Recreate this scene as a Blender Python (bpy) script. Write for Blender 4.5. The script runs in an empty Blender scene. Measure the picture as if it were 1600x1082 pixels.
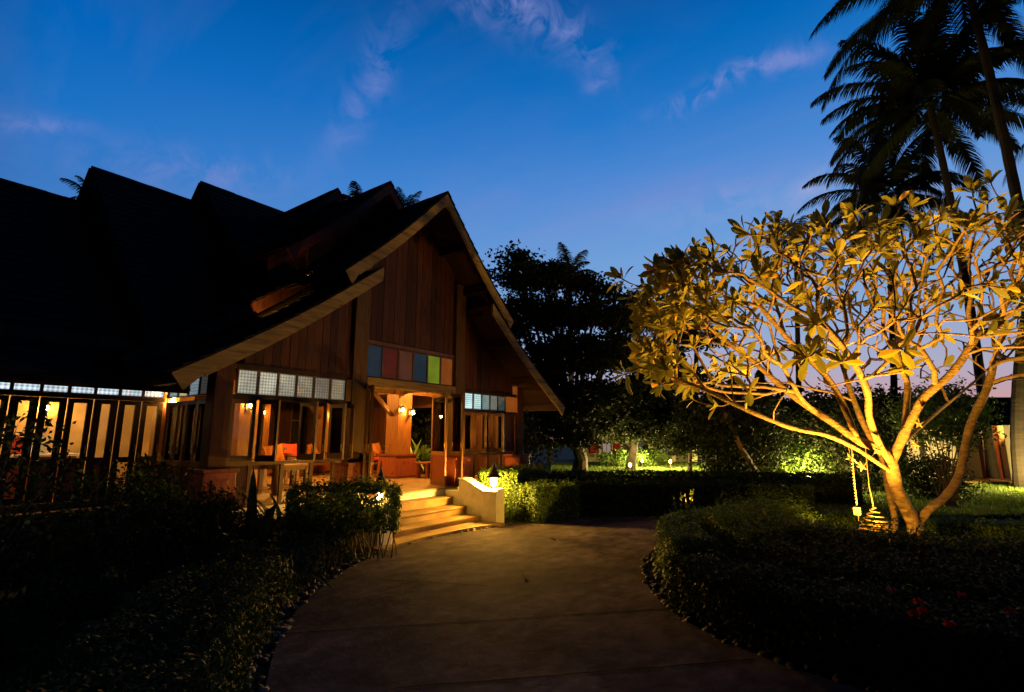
import bpy, math, random
import numpy as np
from mathutils import Vector, Matrix, Euler, noise as mnoise

# ------------------------------------------------------------------ camera, sky, exposure
S = bpy.context.scene
S.view_settings.view_transform = 'Standard'
S.view_settings.look = 'None'
S.view_settings.exposure = 0.0
S.view_settings.gamma = 1.0
S.render.resolution_x, S.render.resolution_y = 1024, 692
S.cycles.use_denoising = True
S.cycles.use_adaptive_sampling = True
S.cycles.max_bounces = 6
S.cycles.diffuse_bounces = 3
S.cycles.glossy_bounces = 2
S.cycles.transparent_max_bounces = 12
S.cycles.sample_clamp_indirect = 3.0
COL = S.collection

FPX = 800.0
PITCH = math.atan(142 / 800.0)
CH = 1.75
YAW = math.radians(36)
cd = bpy.data.cameras.new('camera')
cam = bpy.data.objects.new('camera', cd)
COL.objects.link(cam)
cd.sensor_width = 36
cd.lens = 18.0
cd.clip_end = 2000
cam.location = (0, 0, CH)
cam.rotation_euler = (math.pi / 2 + PITCH, 0, YAW - math.pi / 2)
S.camera = cam
FW = Vector((math.cos(YAW), math.sin(YAW), 0))
RT = Vector((math.sin(YAW), -math.cos(YAW), 0))


def ray(x, y):
    u, v = x - 800, 541 - y
    return RT * u + FW * (FPX * math.cos(PITCH) - v * math.sin(PITCH)) + Vector((0, 0, FPX * math.sin(PITCH) + v * math.cos(PITCH)))


def P(x, y, d):
    """a point of the place: photo direction x, y at d metres ahead"""
    r = ray(x, y)
    return Vector((0, 0, CH)) + r * (d / r.dot(FW))


def G(x, y, z=0.0):
    r = ray(x, y)
    return Vector((0, 0, CH)) + r * ((z - CH) / r.z)


# --- world: dusk sky, glow on the horizon ahead-right, faint pink clouds
W = bpy.data.worlds.new('World')
S.world = W
W.use_nodes = True
nt = W.node_tree
nt.nodes.clear()
N = nt.nodes.new
L = nt.links.new


def mth(tree, op, a, b=None, c=None, clamp=False):
    n = tree.nodes.new('ShaderNodeMath')
    n.operation = op
    n.use_clamp = clamp
    for i, v in enumerate((a, b, c)):
        if v is None:
            continue
        if isinstance(v, (int, float)):
            n.inputs[i].default_value = v
        else:
            tree.links.new(v, n.inputs[i])
    return n.outputs[0]


def ramp(tree, fac, stops, interp='LINEAR'):
    n = tree.nodes.new('ShaderNodeValToRGB')
    n.color_ramp.interpolation = interp
    e = n.color_ramp.elements
    while len(e) > 1:
        e.remove(e[-1])
    e[0].position = stops[0][0]
    e[0].color = (*stops[0][1], 1)
    for p, c in stops[1:]:
        k = e.new(p)
        k.color = (*c, 1)
    tree.links.new(fac, n.inputs[0])
    return n.outputs[0]


def mixc(tree, fac, a, b, mode='MIX'):
    n = tree.nodes.new('ShaderNodeMix')
    n.data_type = 'RGBA'
    n.blend_type = mode
    for s, v in ((n.inputs[0], fac), (n.inputs[6], a), (n.inputs[7], b)):
        if isinstance(v, (int, float)):
            s.default_value = v
        elif isinstance(v, tuple):
            s.default_value = (*v, 1)
        else:
            tree.links.new(v, s)
    return n.outputs[2]


tc = N('ShaderNodeTexCoord')
sep = N('ShaderNodeSeparateXYZ')
L(tc.outputs['Generated'], sep.inputs[0])
sx, sy, sz = sep.outputs
# glow direction on the horizon (azimuth of photo column ~1300)
gd = (FW * 0.87 + RT * 0.5).normalized()
hl = mth(nt, 'SQRT', mth(nt, 'ADD', mth(nt, 'MULTIPLY', sx, sx), mth(nt, 'ADD', mth(nt, 'MULTIPLY', sy, sy), 1e-5)))
dotg = mth(nt, 'DIVIDE', mth(nt, 'ADD', mth(nt, 'MULTIPLY', sx, gd.x), mth(nt, 'MULTIPLY', sy, gd.y)), hl)
# elevation gradients: towards the glow and away from it
near = ramp(nt, sz, [(0.0, (0.75, 0.27, 0.20)), (0.045, (0.68, 0.36, 0.33)), (0.11, (0.46, 0.44, 0.57)), (0.20, (0.27, 0.43, 0.70)), (0.33, (0.18, 0.37, 0.72)),
                     (0.45, (0.085, 0.27, 0.68)), (0.55, (0.02, 0.19, 0.59)), (0.63, (0.001, 0.14, 0.49)), (0.71, (0.0, 0.085, 0.34)), (0.80, (0.0, 0.012, 0.05)), (1.0, (0.0, 0.003, 0.012))])
side = ramp(nt, sz, [(0.0, (0.10, 0.12, 0.30)), (0.15, (0.09, 0.16, 0.42)), (0.30, (0.06, 0.20, 0.54)), (0.45, (0.010, 0.165, 0.55)), (0.56, (0.0, 0.125, 0.48)), (0.66, (0.0, 0.085, 0.34)),
                     (0.78, (0.0, 0.012, 0.05)), (1.0, (0.0, 0.002, 0.010))])
back = ramp(nt, sz, [(0.0, (0.002, 0.003, 0.008)), (1.0, (0.0005, 0.002, 0.008))])
f1 = mth(nt, 'MULTIPLY_ADD', dotg, 1.25, -0.32, clamp=True)
f2 = mth(nt, 'MULTIPLY_ADD', dotg, 2.4, 0.38, clamp=True)
sky = mixc(nt, f1, side, near)
sky = mixc(nt, f2, back, sky)
# clouds: noise on a plane high above
den = mth(nt, 'MAXIMUM', sz, 0.06)
cx = N('ShaderNodeCombineXYZ')
L(mth(nt, 'DIVIDE', sx, den), cx.inputs[0])
L(mth(nt, 'DIVIDE', sy, den), cx.inputs[1])
mp = N('ShaderNodeMapping')
L(cx.outputs[0], mp.inputs[0])
mp.inputs['Rotation'].default_value = (0, 0, math.radians(-28))
mp.inputs['Scale'].default_value = (1.5, 0.55, 1)
mp.inputs['Location'].default_value = (3.3, 1.2, 0)
n1 = N('ShaderNodeTexNoise')
n1.inputs['Scale'].default_value = 0.9
n1.inputs['Detail'].default_value = 7
n1.inputs['Roughness'].default_value = 0.58
n1.inputs['Distortion'].default_value = 0.5
L(mp.outputs[0], n1.inputs['Vector'])
cl = ramp(nt, n1.outputs[0], [(0.50, (0, 0, 0)), (0.62, (0.36, 0.36, 0.36)), (0.75, (1, 1, 1))])
low = ramp(nt, sz, [(0.0, (0.2,) * 3), (0.18, (0.75,) * 3), (0.5, (0.6,) * 3), (0.75, (0.5,) * 3), (1, (0.2,) * 3)])
cf = mth(nt, 'MULTIPLY', mth(nt, 'MULTIPLY', cl, low), 0.42)
ccol = ramp(nt, sz, [(0.0, (0.7, 0.3, 0.26)), (0.15, (0.62, 0.36, 0.40)), (0.4, (0.30, 0.27, 0.58)), (0.8, (0.09, 0.12, 0.38))])
ccol = mixc(nt, f2, (0.02, 0.02, 0.05), ccol)
sky = mixc(nt, cf, sky, ccol)


def wisp(xa, ya, xb, yb, width, amt, col, nscale=9.0):
    """one streak of high cloud, laid in sky directions (azimuth / elevation)"""
    global sky
    a, b = ray(xa, ya).normalized(), ray(xb, yb).normalized()
    c = (a + b).normalized()
    t = (b - a).normalized()
    nn = c.cross(t).normalized()
    half = (b - a).length / 2

    def dotv(v):
        return mth(nt, 'ADD', mth(nt, 'MULTIPLY', wsx, v.x), mth(nt, 'ADD', mth(nt, 'MULTIPLY', wsy, v.y), mth(nt, 'MULTIPLY', wsz, v.z)))
    d1 = mth(nt, 'DIVIDE', mth(nt, 'SUBTRACT', dotv(t), c.dot(t)), half)
    d2 = mth(nt, 'DIVIDE', dotv(nn), width)
    e = mth(nt, 'ADD', mth(nt, 'POWER', mth(nt, 'ABSOLUTE', d1), 2.5), mth(nt, 'MULTIPLY', d2, d2))
    g = mth(nt, 'EXPONENT', mth(nt, 'MULTIPLY', e, -1.0))
    g = mth(nt, 'MULTIPLY', g, mth(nt, 'GREATER_THAN', dotv(c), 0.3))
    n_ = N('ShaderNodeTexNoise')
    n_.inputs['Scale'].default_value = nscale * 1.7
    n_.inputs['Detail'].default_value = 8
    n_.inputs['Roughness'].default_value = 0.6
    n_.inputs['Distortion'].default_value = 0.8
    L(tc.outputs['Generated'], n_.inputs['Vector'])
    q = mth(nt, 'MULTIPLY_ADD', n_.outputs[0], 3.6, -1.45, clamp=True)
    sky = mixc(nt, mth(nt, 'MULTIPLY', mth(nt, 'MULTIPLY', g, q), amt), sky, col)


wn = N('ShaderNodeTexNoise')
wn.inputs['Scale'].default_value = 5
wn.inputs['Detail'].default_value = 4
L(tc.outputs['Generated'], wn.inputs['Vector'])
wv = N('ShaderNodeVectorMath'); wv.operation = 'MULTIPLY_ADD'
L(wn.outputs['Color'], wv.inputs[0]); wv.inputs[1].default_value = (.07, .07, .07); L(tc.outputs['Generated'], wv.inputs[2])
wo2 = N('ShaderNodeVectorMath'); wo2.operation = 'SUBTRACT'
L(wv.outputs[0], wo2.inputs[0]); wo2.inputs[1].default_value = (.035, .035, .035)
wsp = N('ShaderNodeSeparateXYZ'); L(wo2.outputs[0], wsp.inputs[0])
wsx, wsy, wsz = wsp.outputs
PK = (0.25, 0.29, 0.65)
wisp(700, -35, 930, 95, .032, .85, PK, 12)
wisp(515, 240, 640, 10, .03, .5, PK, 8)
wisp(1040, 165, 1300, 82, .016, .9, PK, 12)
wisp(-80, 186, 130, 212, .011, .6, PK, 14)
wisp(150, 262, 470, 285, .035, .6, (0.20, 0.26, 0.62), 12)
wisp(912, 142, 950, 108, .013, .5, PK, 14)
wisp(1230, 330, 1420, 280, .04, .55, (0.50, 0.45, 0.66), 10)
wisp(1010, 340, 1240, 310, .03, .4, (0.40, 0.40, 0.68), 8)
bg = N('ShaderNodeBackground')
L(sky, bg.inputs[0])
bg.inputs[1].default_value = 1.0
wo = N('ShaderNodeOutputWorld')
L(bg.outputs[0], wo.inputs[0])

# ------------------------------------------------------------------ helpers
rng = np.random.default_rng(7)
random.seed(7)
ROOTLOC = {}


def link(o):
    COL.objects.link(o)
    return o


def tag(o, label=None, cat=None, group=None, kind=None):
    if label: o['label'] = label
    if cat: o['category'] = cat
    if group: o['group'] = group
    if kind: o['kind'] = kind
    return o


def thing(name, loc, label, cat, group=None):
    o = bpy.data.objects.new(name, None)
    o.empty_display_size = 0.1
    o.location = loc
    link(o)
    ROOTLOC[o.name] = Vector(loc)
    return tag(o, label, cat, group)


def mesh_obj(name, V, F, m, parent=None, smooth=False, uvs=None):
    off = ROOTLOC.get(parent.name, Vector((0, 0, 0))) if parent else Vector((0, 0, 0))
    me = bpy.data.meshes.new(name)
    V = np.asarray(V, dtype=np.float32).reshape(-1, 3) - np.array(off, dtype=np.float32)
    if isinstance(F, np.ndarray) and F.ndim == 2:
        n, k = F.shape
        me.vertices.add(len(V)); me.vertices.foreach_set('co', V.ravel())
        me.loops.add(n * k); me.loops.foreach_set('vertex_index', F.astype(np.int32).ravel())
        me.polygons.add(n)
        me.polygons.foreach_set('loop_start', np.arange(0, n * k, k, dtype=np.int32))
        me.polygons.foreach_set('loop_total', np.full(n, k, dtype=np.int32))
        me.update(calc_edges=True)
    else:
        me.from_pydata([tuple(v) for v in V], [], F)
    me.validate()
    if m: me.materials.append(m)
    if smooth:
        me.polygons.foreach_set('use_smooth', [True] * len(me.polygons))
    o = bpy.data.objects.new(name, me)
    link(o)
    if parent:
        o.parent = parent
        ROOTLOC[o.name] = off
    else:
        pass
    return o


class MB:
    def __init__(s): s.v = []; s.f = []; s.sm = False

    def add(s, V, F):
        b = len(s.v)
        s.v += [tuple(v) for v in V]
        s.f += [tuple(i + b for i in f) for f in F]
        return s

    def box(s, x0, x1, y0, y1, z0, z1):
        V = [(x, y, z) for x in (x0, x1) for y in (y0, y1) for z in (z0, z1)]
        return s.add(V, [(0, 1, 3, 2), (4, 6, 7, 5), (0, 4, 5, 1), (2, 3, 7, 6), (0, 2, 6, 4), (1, 5, 7, 3)])

    def obox(s, c, sx, sy, sz, M):
        V = [Vector(c) + M @ Vector((a * sx / 2, b * sy / 2, d * sz / 2)) for a in (-1, 1) for b in (-1, 1) for d in (-1, 1)]
        return s.add(V, [(0, 1, 3, 2), (4, 6, 7, 5), (0, 4, 5, 1), (2, 3, 7, 6), (0, 2, 6, 4), (1, 5, 7, 3)])

    def bar(s, a, b, w, h, up=Vector((0, 0, 1))):
        a, b = Vector(a), Vector(b)
        d = (b - a)
        l = d.length
        d.normalize()
        r = d.cross(up).normalized()
        u = r.cross(d)
        M = Matrix((d, r, u)).transposed()
        return s.obox((a + b) / 2, l, w, h, M)

    def tube(s, pts, rad, n=8, cap=True):
        pts = [Vector(p) for p in pts]
        if isinstance(rad, (int, float)): rad = [rad] * len(pts)
        b = len(s.v)
        prev = None
        for i, p in enumerate(pts):
            t = (pts[min(i + 1, len(pts) - 1)] - pts[max(i - 1, 0)]).normalized()
            if prev is None:
                a = t.orthogonal().normalized()
            else:
                a = (prev - t * prev.dot(t)).normalized()
            prev = a
            c = t.cross(a)
            for k in range(n):
                an = 2 * math.pi * k / n
                s.v.append(tuple(p + (a * math.cos(an) + c * math.sin(an)) * rad[i]))
        for i in range(len(pts) - 1):
            for k in range(n):
                k2 = (k + 1) % n
                s.f.append((b + i * n + k, b + i * n + k2, b + (i + 1) * n + k2, b + (i + 1) * n + k))
        if cap:
            s.f.append(tuple(b + k for k in range(n))[::-1])
            s.f.append(tuple(b + (len(pts) - 1) * n + k for k in range(n)))
        return s

    def lathe(s, c, prof, n=16):
        c = Vector(c)
        b = len(s.v)
        for r, z in prof:
            for k in range(n):
                a = 2 * math.pi * k / n
                s.v.append((c.x + r * math.cos(a), c.y + r * math.sin(a), c.z + z))
        for i in range(len(prof) - 1):
            for k in range(n):
                k2 = (k + 1) % n
                s.f.append((b + i * n + k, b + i * n + k2, b + (i + 1) * n + k2, b + (i + 1) * n + k))
        s.f.append(tuple(b + k for k in range(n))[::-1])
        s.f.append(tuple(b + (len(prof) - 1) * n + k for k in range(n)))
        return s

    def prism(s, poly, lo, hi, axis='z'):
        n = len(poly)
        if axis == 'z':
            V = [(x, y, lo) for x, y in poly] + [(x, y, hi) for x, y in poly]
        elif axis == 'y':
            V = [(x, lo, z) for x, z in poly] + [(x, hi, z) for x, z in poly]
        else:
            V = [(lo, y, z) for y, z in poly] + [(hi, y, z) for y, z in poly]
        F = [tuple(range(n))[::-1], tuple(range(n, 2 * n))] + [(i, (i + 1) % n, n + (i + 1) % n, n + i) for i in range(n)]
        return s.add(V, F)

    def sphere(s, c, r, n=10, m=6, sq=(1, 1, 1)):
        c = Vector(c)
        V = []
        F = []
        for j in range(m + 1):
            th = math.pi * j / m
            for k in range(n):
                a = 2 * math.pi * k / n
                V.append((c.x + r * sq[0] * math.sin(th) * math.cos(a), c.y + r * sq[1] * math.sin(th) * math.sin(a), c.z - r * sq[2] * math.cos(th)))
        for j in range(m):
            for k in range(n):
                k2 = (k + 1) % n
                F.append((j * n + k, j * n + k2, (j + 1) * n + k2, (j + 1) * n + k))
        return s.add(V, F)

    def build(s, name, m, parent=None, smooth=False, bevel=0):
        o = mesh_obj(name, s.v, s.f, m, parent, smooth)
        if bevel:
            b = o.modifiers.new('bevel', 'BEVEL'); b.width = bevel; b.segments = 2; b.limit_method = 'ANGLE'
        return o


def copy_tree(o, loc, label=None, rz=None):
    c = o.copy(); COL.objects.link(c)
    c.location = loc
    if rz is not None: c.rotation_euler = (0, 0, rz)
    if label: c['label'] = label

    def rec(src, dst):
        for ch in list(src.children):
            k = ch.copy(); COL.objects.link(k); k.parent = dst
            rec(ch, k)
    rec(o, c)
    return c


# ------------------------------------------------------------------ materials
def mat(name, base, rough=0.6, scale=None, var=0.35, base2=None, bump=0.0, bscale=40, stretch=(1, 1, 1), metallic=0.0, spec=0.5, detail=5, ramp2=(0.35, 0.65)):
    m = bpy.data.materials.new(name)
    m.use_nodes = True
    t = m.node_tree
    b = t.nodes['Principled BSDF']
    b.inputs['Roughness'].default_value = rough
    b.inputs['Metallic'].default_value = metallic
    b.inputs['Specular IOR Level'].default_value = spec
    co = t.nodes.new('ShaderNodeTexCoord')
    mpn = t.nodes.new('ShaderNodeMapping')
    mpn.inputs['Scale'].default_value = stretch
    t.links.new(co.outputs['Object'], mpn.inputs[0])
    if scale:
        n = t.nodes.new('ShaderNodeTexNoise')
        n.inputs['Scale'].default_value = scale
        n.inputs['Detail'].default_value = detail
        t.links.new(mpn.outputs[0], n.inputs['Vector'])
        b2 = base2 or tuple(c * (1 - var) for c in base)
        c = ramp(t, n.outputs[0], [(ramp2[0], b2), (ramp2[1], base)])
        t.links.new(c, b.inputs['Base Color'])
    else:
        b.inputs['Base Color'].default_value = (*base, 1)
    if bump:
        n2 = t.nodes.new('ShaderNodeTexNoise')
        n2.inputs['Scale'].default_value = bscale
        n2.inputs['Detail'].default_value = 6
        t.links.new(mpn.outputs[0], n2.inputs['Vector'])
        bp = t.nodes.new('ShaderNodeBump')
        bp.inputs['Strength'].default_value = bump
        bp.inputs['Distance'].default_value = 0.02
        t.links.new(n2.outputs[0], bp.inputs['Height'])
        t.links.new(bp.outputs[0], b.inputs['Normal'])
    return m


def wood(name, c1, c2, rough=0.5, axis='z', scale=3.0, bump=0.25, island=0.6):
    """grain stretched along axis; each board (mesh island) slightly different"""
    m = bpy.data.materials.new(name)
    m.use_nodes = True
    t = m.node_tree
    b = t.nodes['Principled BSDF']
    b.inputs['Roughness'].default_value = rough
    b.inputs['Specular IOR Level'].default_value = 0.2
    co = t.nodes.new('ShaderNodeTexCoord')
    mpn = t.nodes.new('ShaderNodeMapping')
    sc = {'x': (0.8, 9, 9), 'y': (9, 0.8, 9), 'z': (9, 9, 0.8)}[axis]
    mpn.inputs['Scale'].default_value = sc
    t.links.new(co.outputs['Object'], mpn.inputs[0])
    geo = t.nodes.new('ShaderNodeNewGeometry')
    av = t.nodes.new('ShaderNodeVectorMath'); av.operation = 'ADD'
    t.links.new(mpn.outputs[0], av.inputs[0])
    cmb = t.nodes.new('ShaderNodeCombineXYZ')
    ri = mth(t, 'MULTIPLY', geo.outputs['Random Per Island'], 37.0)
    t.links.new(ri, cmb.inputs[0]); t.links.new(ri, cmb.inputs[2])
    t.links.new(cmb.outputs[0], av.inputs[1])
    n = t.nodes.new('ShaderNodeTexNoise')
    n.inputs['Scale'].default_value = scale
    n.inputs['Detail'].default_value = 8
    n.inputs['Roughness'].default_value = 0.62
    n.inputs['Distortion'].default_value = 0.6
    t.links.new(av.outputs[0], n.inputs['Vector'])
    c = ramp(t, n.outputs[0], [(0.3, c2), (0.52, c1), (0.75, tuple(x * 1.25 for x in c1))])
    dk = mth(t, 'MULTIPLY_ADD', geo.outputs['Random Per Island'], -island, 1.0)
    c = mixc(t, 1.0, c, (1, 1, 1), 'MULTIPLY')
    sc2 = t.nodes.new('ShaderNodeVectorMath'); sc2.operation = 'SCALE'
    t.links.new(c, sc2.inputs[0]); t.links.new(dk, sc2.inputs['Scale'])
    t.links.new(sc2.outputs[0], b.inputs['Base Color'])
    bp = t.nodes.new('ShaderNodeBump')
    bp.inputs['Strength'].default_value = bump
    bp.inputs['Distance'].default_value = 0.01
    t.links.new(n.outputs[0], bp.inputs['Height'])
    t.links.new(bp.outputs[0], b.inputs['Normal'])
    return m


def leafmat(name, c1, c2, rough=0.45, trans=0.25, spec=0.5):
    m = bpy.data.materials.new(name)
    m.use_nodes = True
    t = m.node_tree
    b = t.nodes['Principled BSDF']
    b.inputs['Roughness'].default_value = rough
    b.inputs['Specular IOR Level'].default_value = spec
    geo = t.nodes.new('ShaderNodeNewGeometry')
    c = ramp(t, geo.outputs['Random Per Island'], [(0.0, c2), (0.5, c1), (0.93, tuple(x * 1.5 for x in c1)), (1.0, (c1[0] * 3, c1[1] * 1.8, c1[2]))])
    t.links.new(c, b.inputs['Base Color'])
    tr = t.nodes.new('ShaderNodeBsdfTranslucent')
    t.links.new(c, tr.inputs[0])
    mx = t.nodes.new('ShaderNodeMixShader')
    mx.inputs[0].default_value = trans
    t.links.new(b.outputs[0], mx.inputs[1])
    t.links.new(tr.outputs[0], mx.inputs[2])
    t.links.new(mx.outputs[0], t.nodes['Material Output'].inputs[0])
    return m


def emit(name, col, strength):
    m = bpy.data.materials.new(name)
    m.use_nodes = True
    t = m.node_tree
    t.nodes.clear()
    e = t.nodes.new('ShaderNodeEmission')
    e.inputs[0].default_value = (*col, 1)
    e.inputs[1].default_value = strength
    o = t.nodes.new('ShaderNodeOutputMaterial')
    t.links.new(e.outputs[0], o.inputs[0])
    return m


def clear_glass():
    m = bpy.data.materials.new('clear_glass')
    m.use_nodes = True
    t = m.node_tree
    t.nodes.clear()
    tr = t.nodes.new('ShaderNodeBsdfTransparent'); tr.inputs[0].default_value = (0.9, 0.9, 0.88, 1)
    gl = t.nodes.new('ShaderNodeBsdfGlossy'); gl.inputs['Roughness'].default_value = 0.02
    fr = t.nodes.new('ShaderNodeFresnel'); fr.inputs[0].default_value = 1.35
    mx = t.nodes.new('ShaderNodeMixShader')
    t.links.new(fr.outputs[0], mx.inputs[0]); t.links.new(tr.outputs[0], mx.inputs[1]); t.links.new(gl.outputs[0], mx.inputs[2])
    o = t.nodes.new('ShaderNodeOutputMaterial')
    t.links.new(mx.outputs[0], o.inputs[0])
    return m


def pattern_glass(name, col, glow, gcol, scale=28, lo=0.25):
    """textured privacy glass lit from within"""
    m = bpy.data.materials.new(name)
    m.use_nodes = True
    t = m.node_tree
    b = t.nodes['Principled BSDF']
    b.inputs['Base Color'].default_value = (*col, 1)
    b.inputs['Specular IOR Level'].default_value = 0.5 if lo < .5 else 0.1
    glow = glow if lo < .5 else glow * .55
    b.inputs['Roughness'].default_value = 0.25
    co = t.nodes.new('ShaderNodeTexCoord')
    mp_ = t.nodes.new('ShaderNodeMapping')
    mp_.inputs['Rotation'].default_value = (0, math.radians(45), 0)
    t.links.new(co.outputs['Object'], mp_.inputs[0])
    sp = t.nodes.new('ShaderNodeSeparateXYZ')
    t.links.new(mp_.outputs[0], sp.inputs[0])
    w1 = mth(t, 'SINE', mth(t, 'MULTIPLY', sp.outputs[0], scale * 3.1))
    w2 = mth(t, 'SINE', mth(t, 'MULTIPLY', sp.outputs[2], scale * 3.1))
    pat = mth(t, 'MULTIPLY', w1, w2)
    bp = t.nodes.new('ShaderNodeBump')
    bp.inputs['Strength'].default_value = 0.6
    bp.inputs['Distance'].default_value = 0.01
    t.links.new(pat, bp.inputs['Height'])
    t.links.new(bp.outputs[0], b.inputs['Normal'])
    nz = t.nodes.new('ShaderNodeTexNoise')
    nz.inputs['Scale'].default_value = 3.5
    t.links.new(co.outputs['Object'], nz.inputs['Vector'])
    k = mth(t, 'MULTIPLY', mth(t, 'MULTIPLY_ADD', pat, 0.5 - lo / 2, 0.5 + lo / 2), mth(t, 'MULTIPLY_ADD', nz.outputs[0], 1.3, 0.25))
    b.inputs['Emission Color'].default_value = (*gcol, 1)
    t.links.new(mth(t, 'MULTIPLY', k, glow), b.inputs['Emission Strength'])
    bp.inputs['Strength'].default_value = .6 if lo < .5 else .15
    return m


M = {}
M['wood'] = wood('red_brown_boards', (0.072, 0.022, 0.006), (0.022, 0.006, 0.002), rough=0.7)
M['woodx'] = wood('red_brown_beam', (0.22, 0.10, 0.045), (0.10, 0.04, 0.02), axis='x')
M['woody'] = wood('red_brown_beam_deep', (0.20, 0.085, 0.04), (0.09, 0.035, 0.02), axis='y')
M['post'] = wood('varnished_post', (0.26, 0.11, 0.035), (0.14, 0.055, 0.02), rough=0.4)
M['red'] = wood('red_lacquered_wood', (0.27, 0.07, 0.03), (0.15, 0.035, 0.02), rough=0.35, bump=0.15)
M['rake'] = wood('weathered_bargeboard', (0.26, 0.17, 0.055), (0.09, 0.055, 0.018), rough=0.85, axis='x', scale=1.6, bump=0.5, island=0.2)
M['frame'] = wood('window_frame_wood', (0.15, 0.07, 0.022), (0.08, 0.034, 0.012), rough=0.5)
M['rakex'] = wood('lit_beam_wood', (0.22, 0.14, 0.045), (0.09, 0.055, 0.018), rough=0.8, axis='x')  # lintel wood; lamplight on it is put into the lighter colour
M['litpost'] = wood('lit_post_wood', (0.10, 0.052, 0.016), (0.045, 0.022, 0.007), rough=0.75)  # inner posts; lighter tone carries the lamplight falling on them
M['dark'] = wood('dark_and_shaded_wood', (0.032, 0.012, 0.006), (0.014, 0.006, 0.003), rough=0.7)  # dark wood; on purlins and rear bargeboards its tone stands for shade
M['tile'] = mat('old_roof_tile', (0.020, 0.014, 0.012), 0.9, spec=0.12, scale=6, var=0.6, bump=0.5, bscale=25)
M['stone'] = mat('sandstone_paving', (0.26, 0.155, 0.045), 0.65, scale=3.5, base2=(0.15, 0.08, 0.02), bump=0.25, bscale=30)
M['plaster'] = mat('cream_plaster', (0.72, 0.68, 0.56), 0.8, scale=5, var=0.22, bump=0.15, bscale=18)
M['clear'] = clear_glass()
M['bark'] = mat('frangipani_bark', (0.24, 0.145, 0.055), 0.85, scale=9, base2=(0.11, 0.065, 0.03), bump=0.9, bscale=22, stretch=(1, 1, 2.5))
M['darkbark'] = mat('dark_bark', (0.09, 0.07, 0.05), 0.9, scale=5, var=0.5, bump=0.8, bscale=14)
M['palmbark'] = mat('palm_bark', (0.03, 0.021, 0.013), 0.9, scale=3, var=0.5, bump=0.8, bscale=6, stretch=(0.4, 0.4, 3))
M['iron'] = mat('blackened_iron', (0.03, 0.025, 0.02), 0.45, metallic=0.7)
M['gold'] = mat('brass_wire', (0.35, 0.22, 0.07), 0.45, metallic=0.8)
M['cushion'] = mat('red_cushion_cloth', (0.55, 0.05, 0.02), 0.85, scale=20, var=0.25, bump=0.2, bscale=120)
M['cushion2'] = mat('orange_cushion_cloth', (0.60, 0.20, 0.04), 0.85, scale=20, var=0.25, bump=0.2, bscale=120)
M['terracotta'] = mat('terracotta', (0.42, 0.17, 0.07), 0.75, scale=12, var=0.3)
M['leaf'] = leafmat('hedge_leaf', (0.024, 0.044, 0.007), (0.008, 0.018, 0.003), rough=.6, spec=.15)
M['leaf_lit'] = leafmat('lit_leaf', (0.06, 0.11, 0.016), (0.03, 0.06, 0.010), rough=.55, spec=.25)  # brighter copy of the hedge leaf; lamp spill put into its colour
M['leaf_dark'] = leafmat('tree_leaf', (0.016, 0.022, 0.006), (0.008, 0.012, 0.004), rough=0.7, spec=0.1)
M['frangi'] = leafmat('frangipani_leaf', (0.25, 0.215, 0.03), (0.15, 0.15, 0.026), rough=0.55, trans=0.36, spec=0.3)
M['palm'] = leafmat('palm_leaflet', (0.018, 0.024, 0.008), (0.01, 0.014, 0.005), rough=0.7, spec=0.15)
M['bladed'] = leafmat('broad_plant_leaf', (0.02, 0.038, 0.01), (0.01, 0.02, 0.006), rough=0.5, spec=.2)
M['potplant'] = leafmat('pot_plant_leaf', (0.14, 0.24, 0.03), (0.07, 0.14, 0.02), rough=0.4)
M['grass'] = leafmat('grass_blade', (0.10, 0.16, 0.025), (0.05, 0.085, 0.016), rough=0.6, spec=0.25)
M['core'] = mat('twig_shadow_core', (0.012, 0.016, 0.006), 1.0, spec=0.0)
M['stem'] = mat('shrub_stem', (0.13, 0.095, 0.06), 0.85, scale=12, var=0.4)
M['petal'] = mat('red_petal', (0.55, 0.02, 0.015), 0.8, spec=.1)
M['cordy'] = leafmat('red_cordyline_leaf', (0.22, 0.04, 0.03), (0.10, 0.02, 0.02))
M['pebble'] = mat('edging_pebble', (0.06, 0.05, 0.04), 0.7, scale=4, var=0.6)
M['deadleaf'] = mat('fallen_leaf', (0.25, 0.13, 0.05), 0.7, scale=15, var=0.4)
M['white'] = mat('white_paint', (0.75, 0.73, 0.66), 0.6)
M['bulb'] = emit('lamp_glow', (1.0, 0.47, 0.085), 520)
M['bulb_small'] = emit('garden_lamp_glow', (1.0, 0.66, 0.16), 14)
M['lant'] = emit('lantern_glow', (1.0, 0.66, 0.22), 14)
AMBER = (1.0, 0.43, 0.075)
YELL = (1.0, 0.50, 0.05)


def point(name, loc, watts, col, r=0.03, parent=None):
    d = bpy.data.lights.new(name, 'POINT')
    d.energy = watts; d.color = col; d.shadow_soft_size = r
    o = bpy.data.objects.new(name, d)
    link(o)
    off = ROOTLOC.get(parent.name, Vector((0, 0, 0))) if parent else Vector((0, 0, 0))
    o.location = Vector(loc) - off
    if parent: o.parent = parent
    return o


def spot(name, loc, target, watts, col, angle, blend=0.5, r=0.05, parent=None):
    d = bpy.data.lights.new(name, 'SPOT')
    d.energy = watts; d.color = col; d.shadow_soft_size = r
    d.spot_size = math.radians(angle); d.spot_blend = blend
    o = bpy.data.objects.new(name, d)
    link(o)
    off = ROOTLOC.get(parent.name, Vector((0, 0, 0))) if parent else Vector((0, 0, 0))
    o.location = Vector(loc) - off
    o.rotation_euler = (Vector(target) - Vector(loc)).to_track_quat('-Z', 'Y').to_euler()
    if parent: o.parent = parent
    return o


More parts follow.
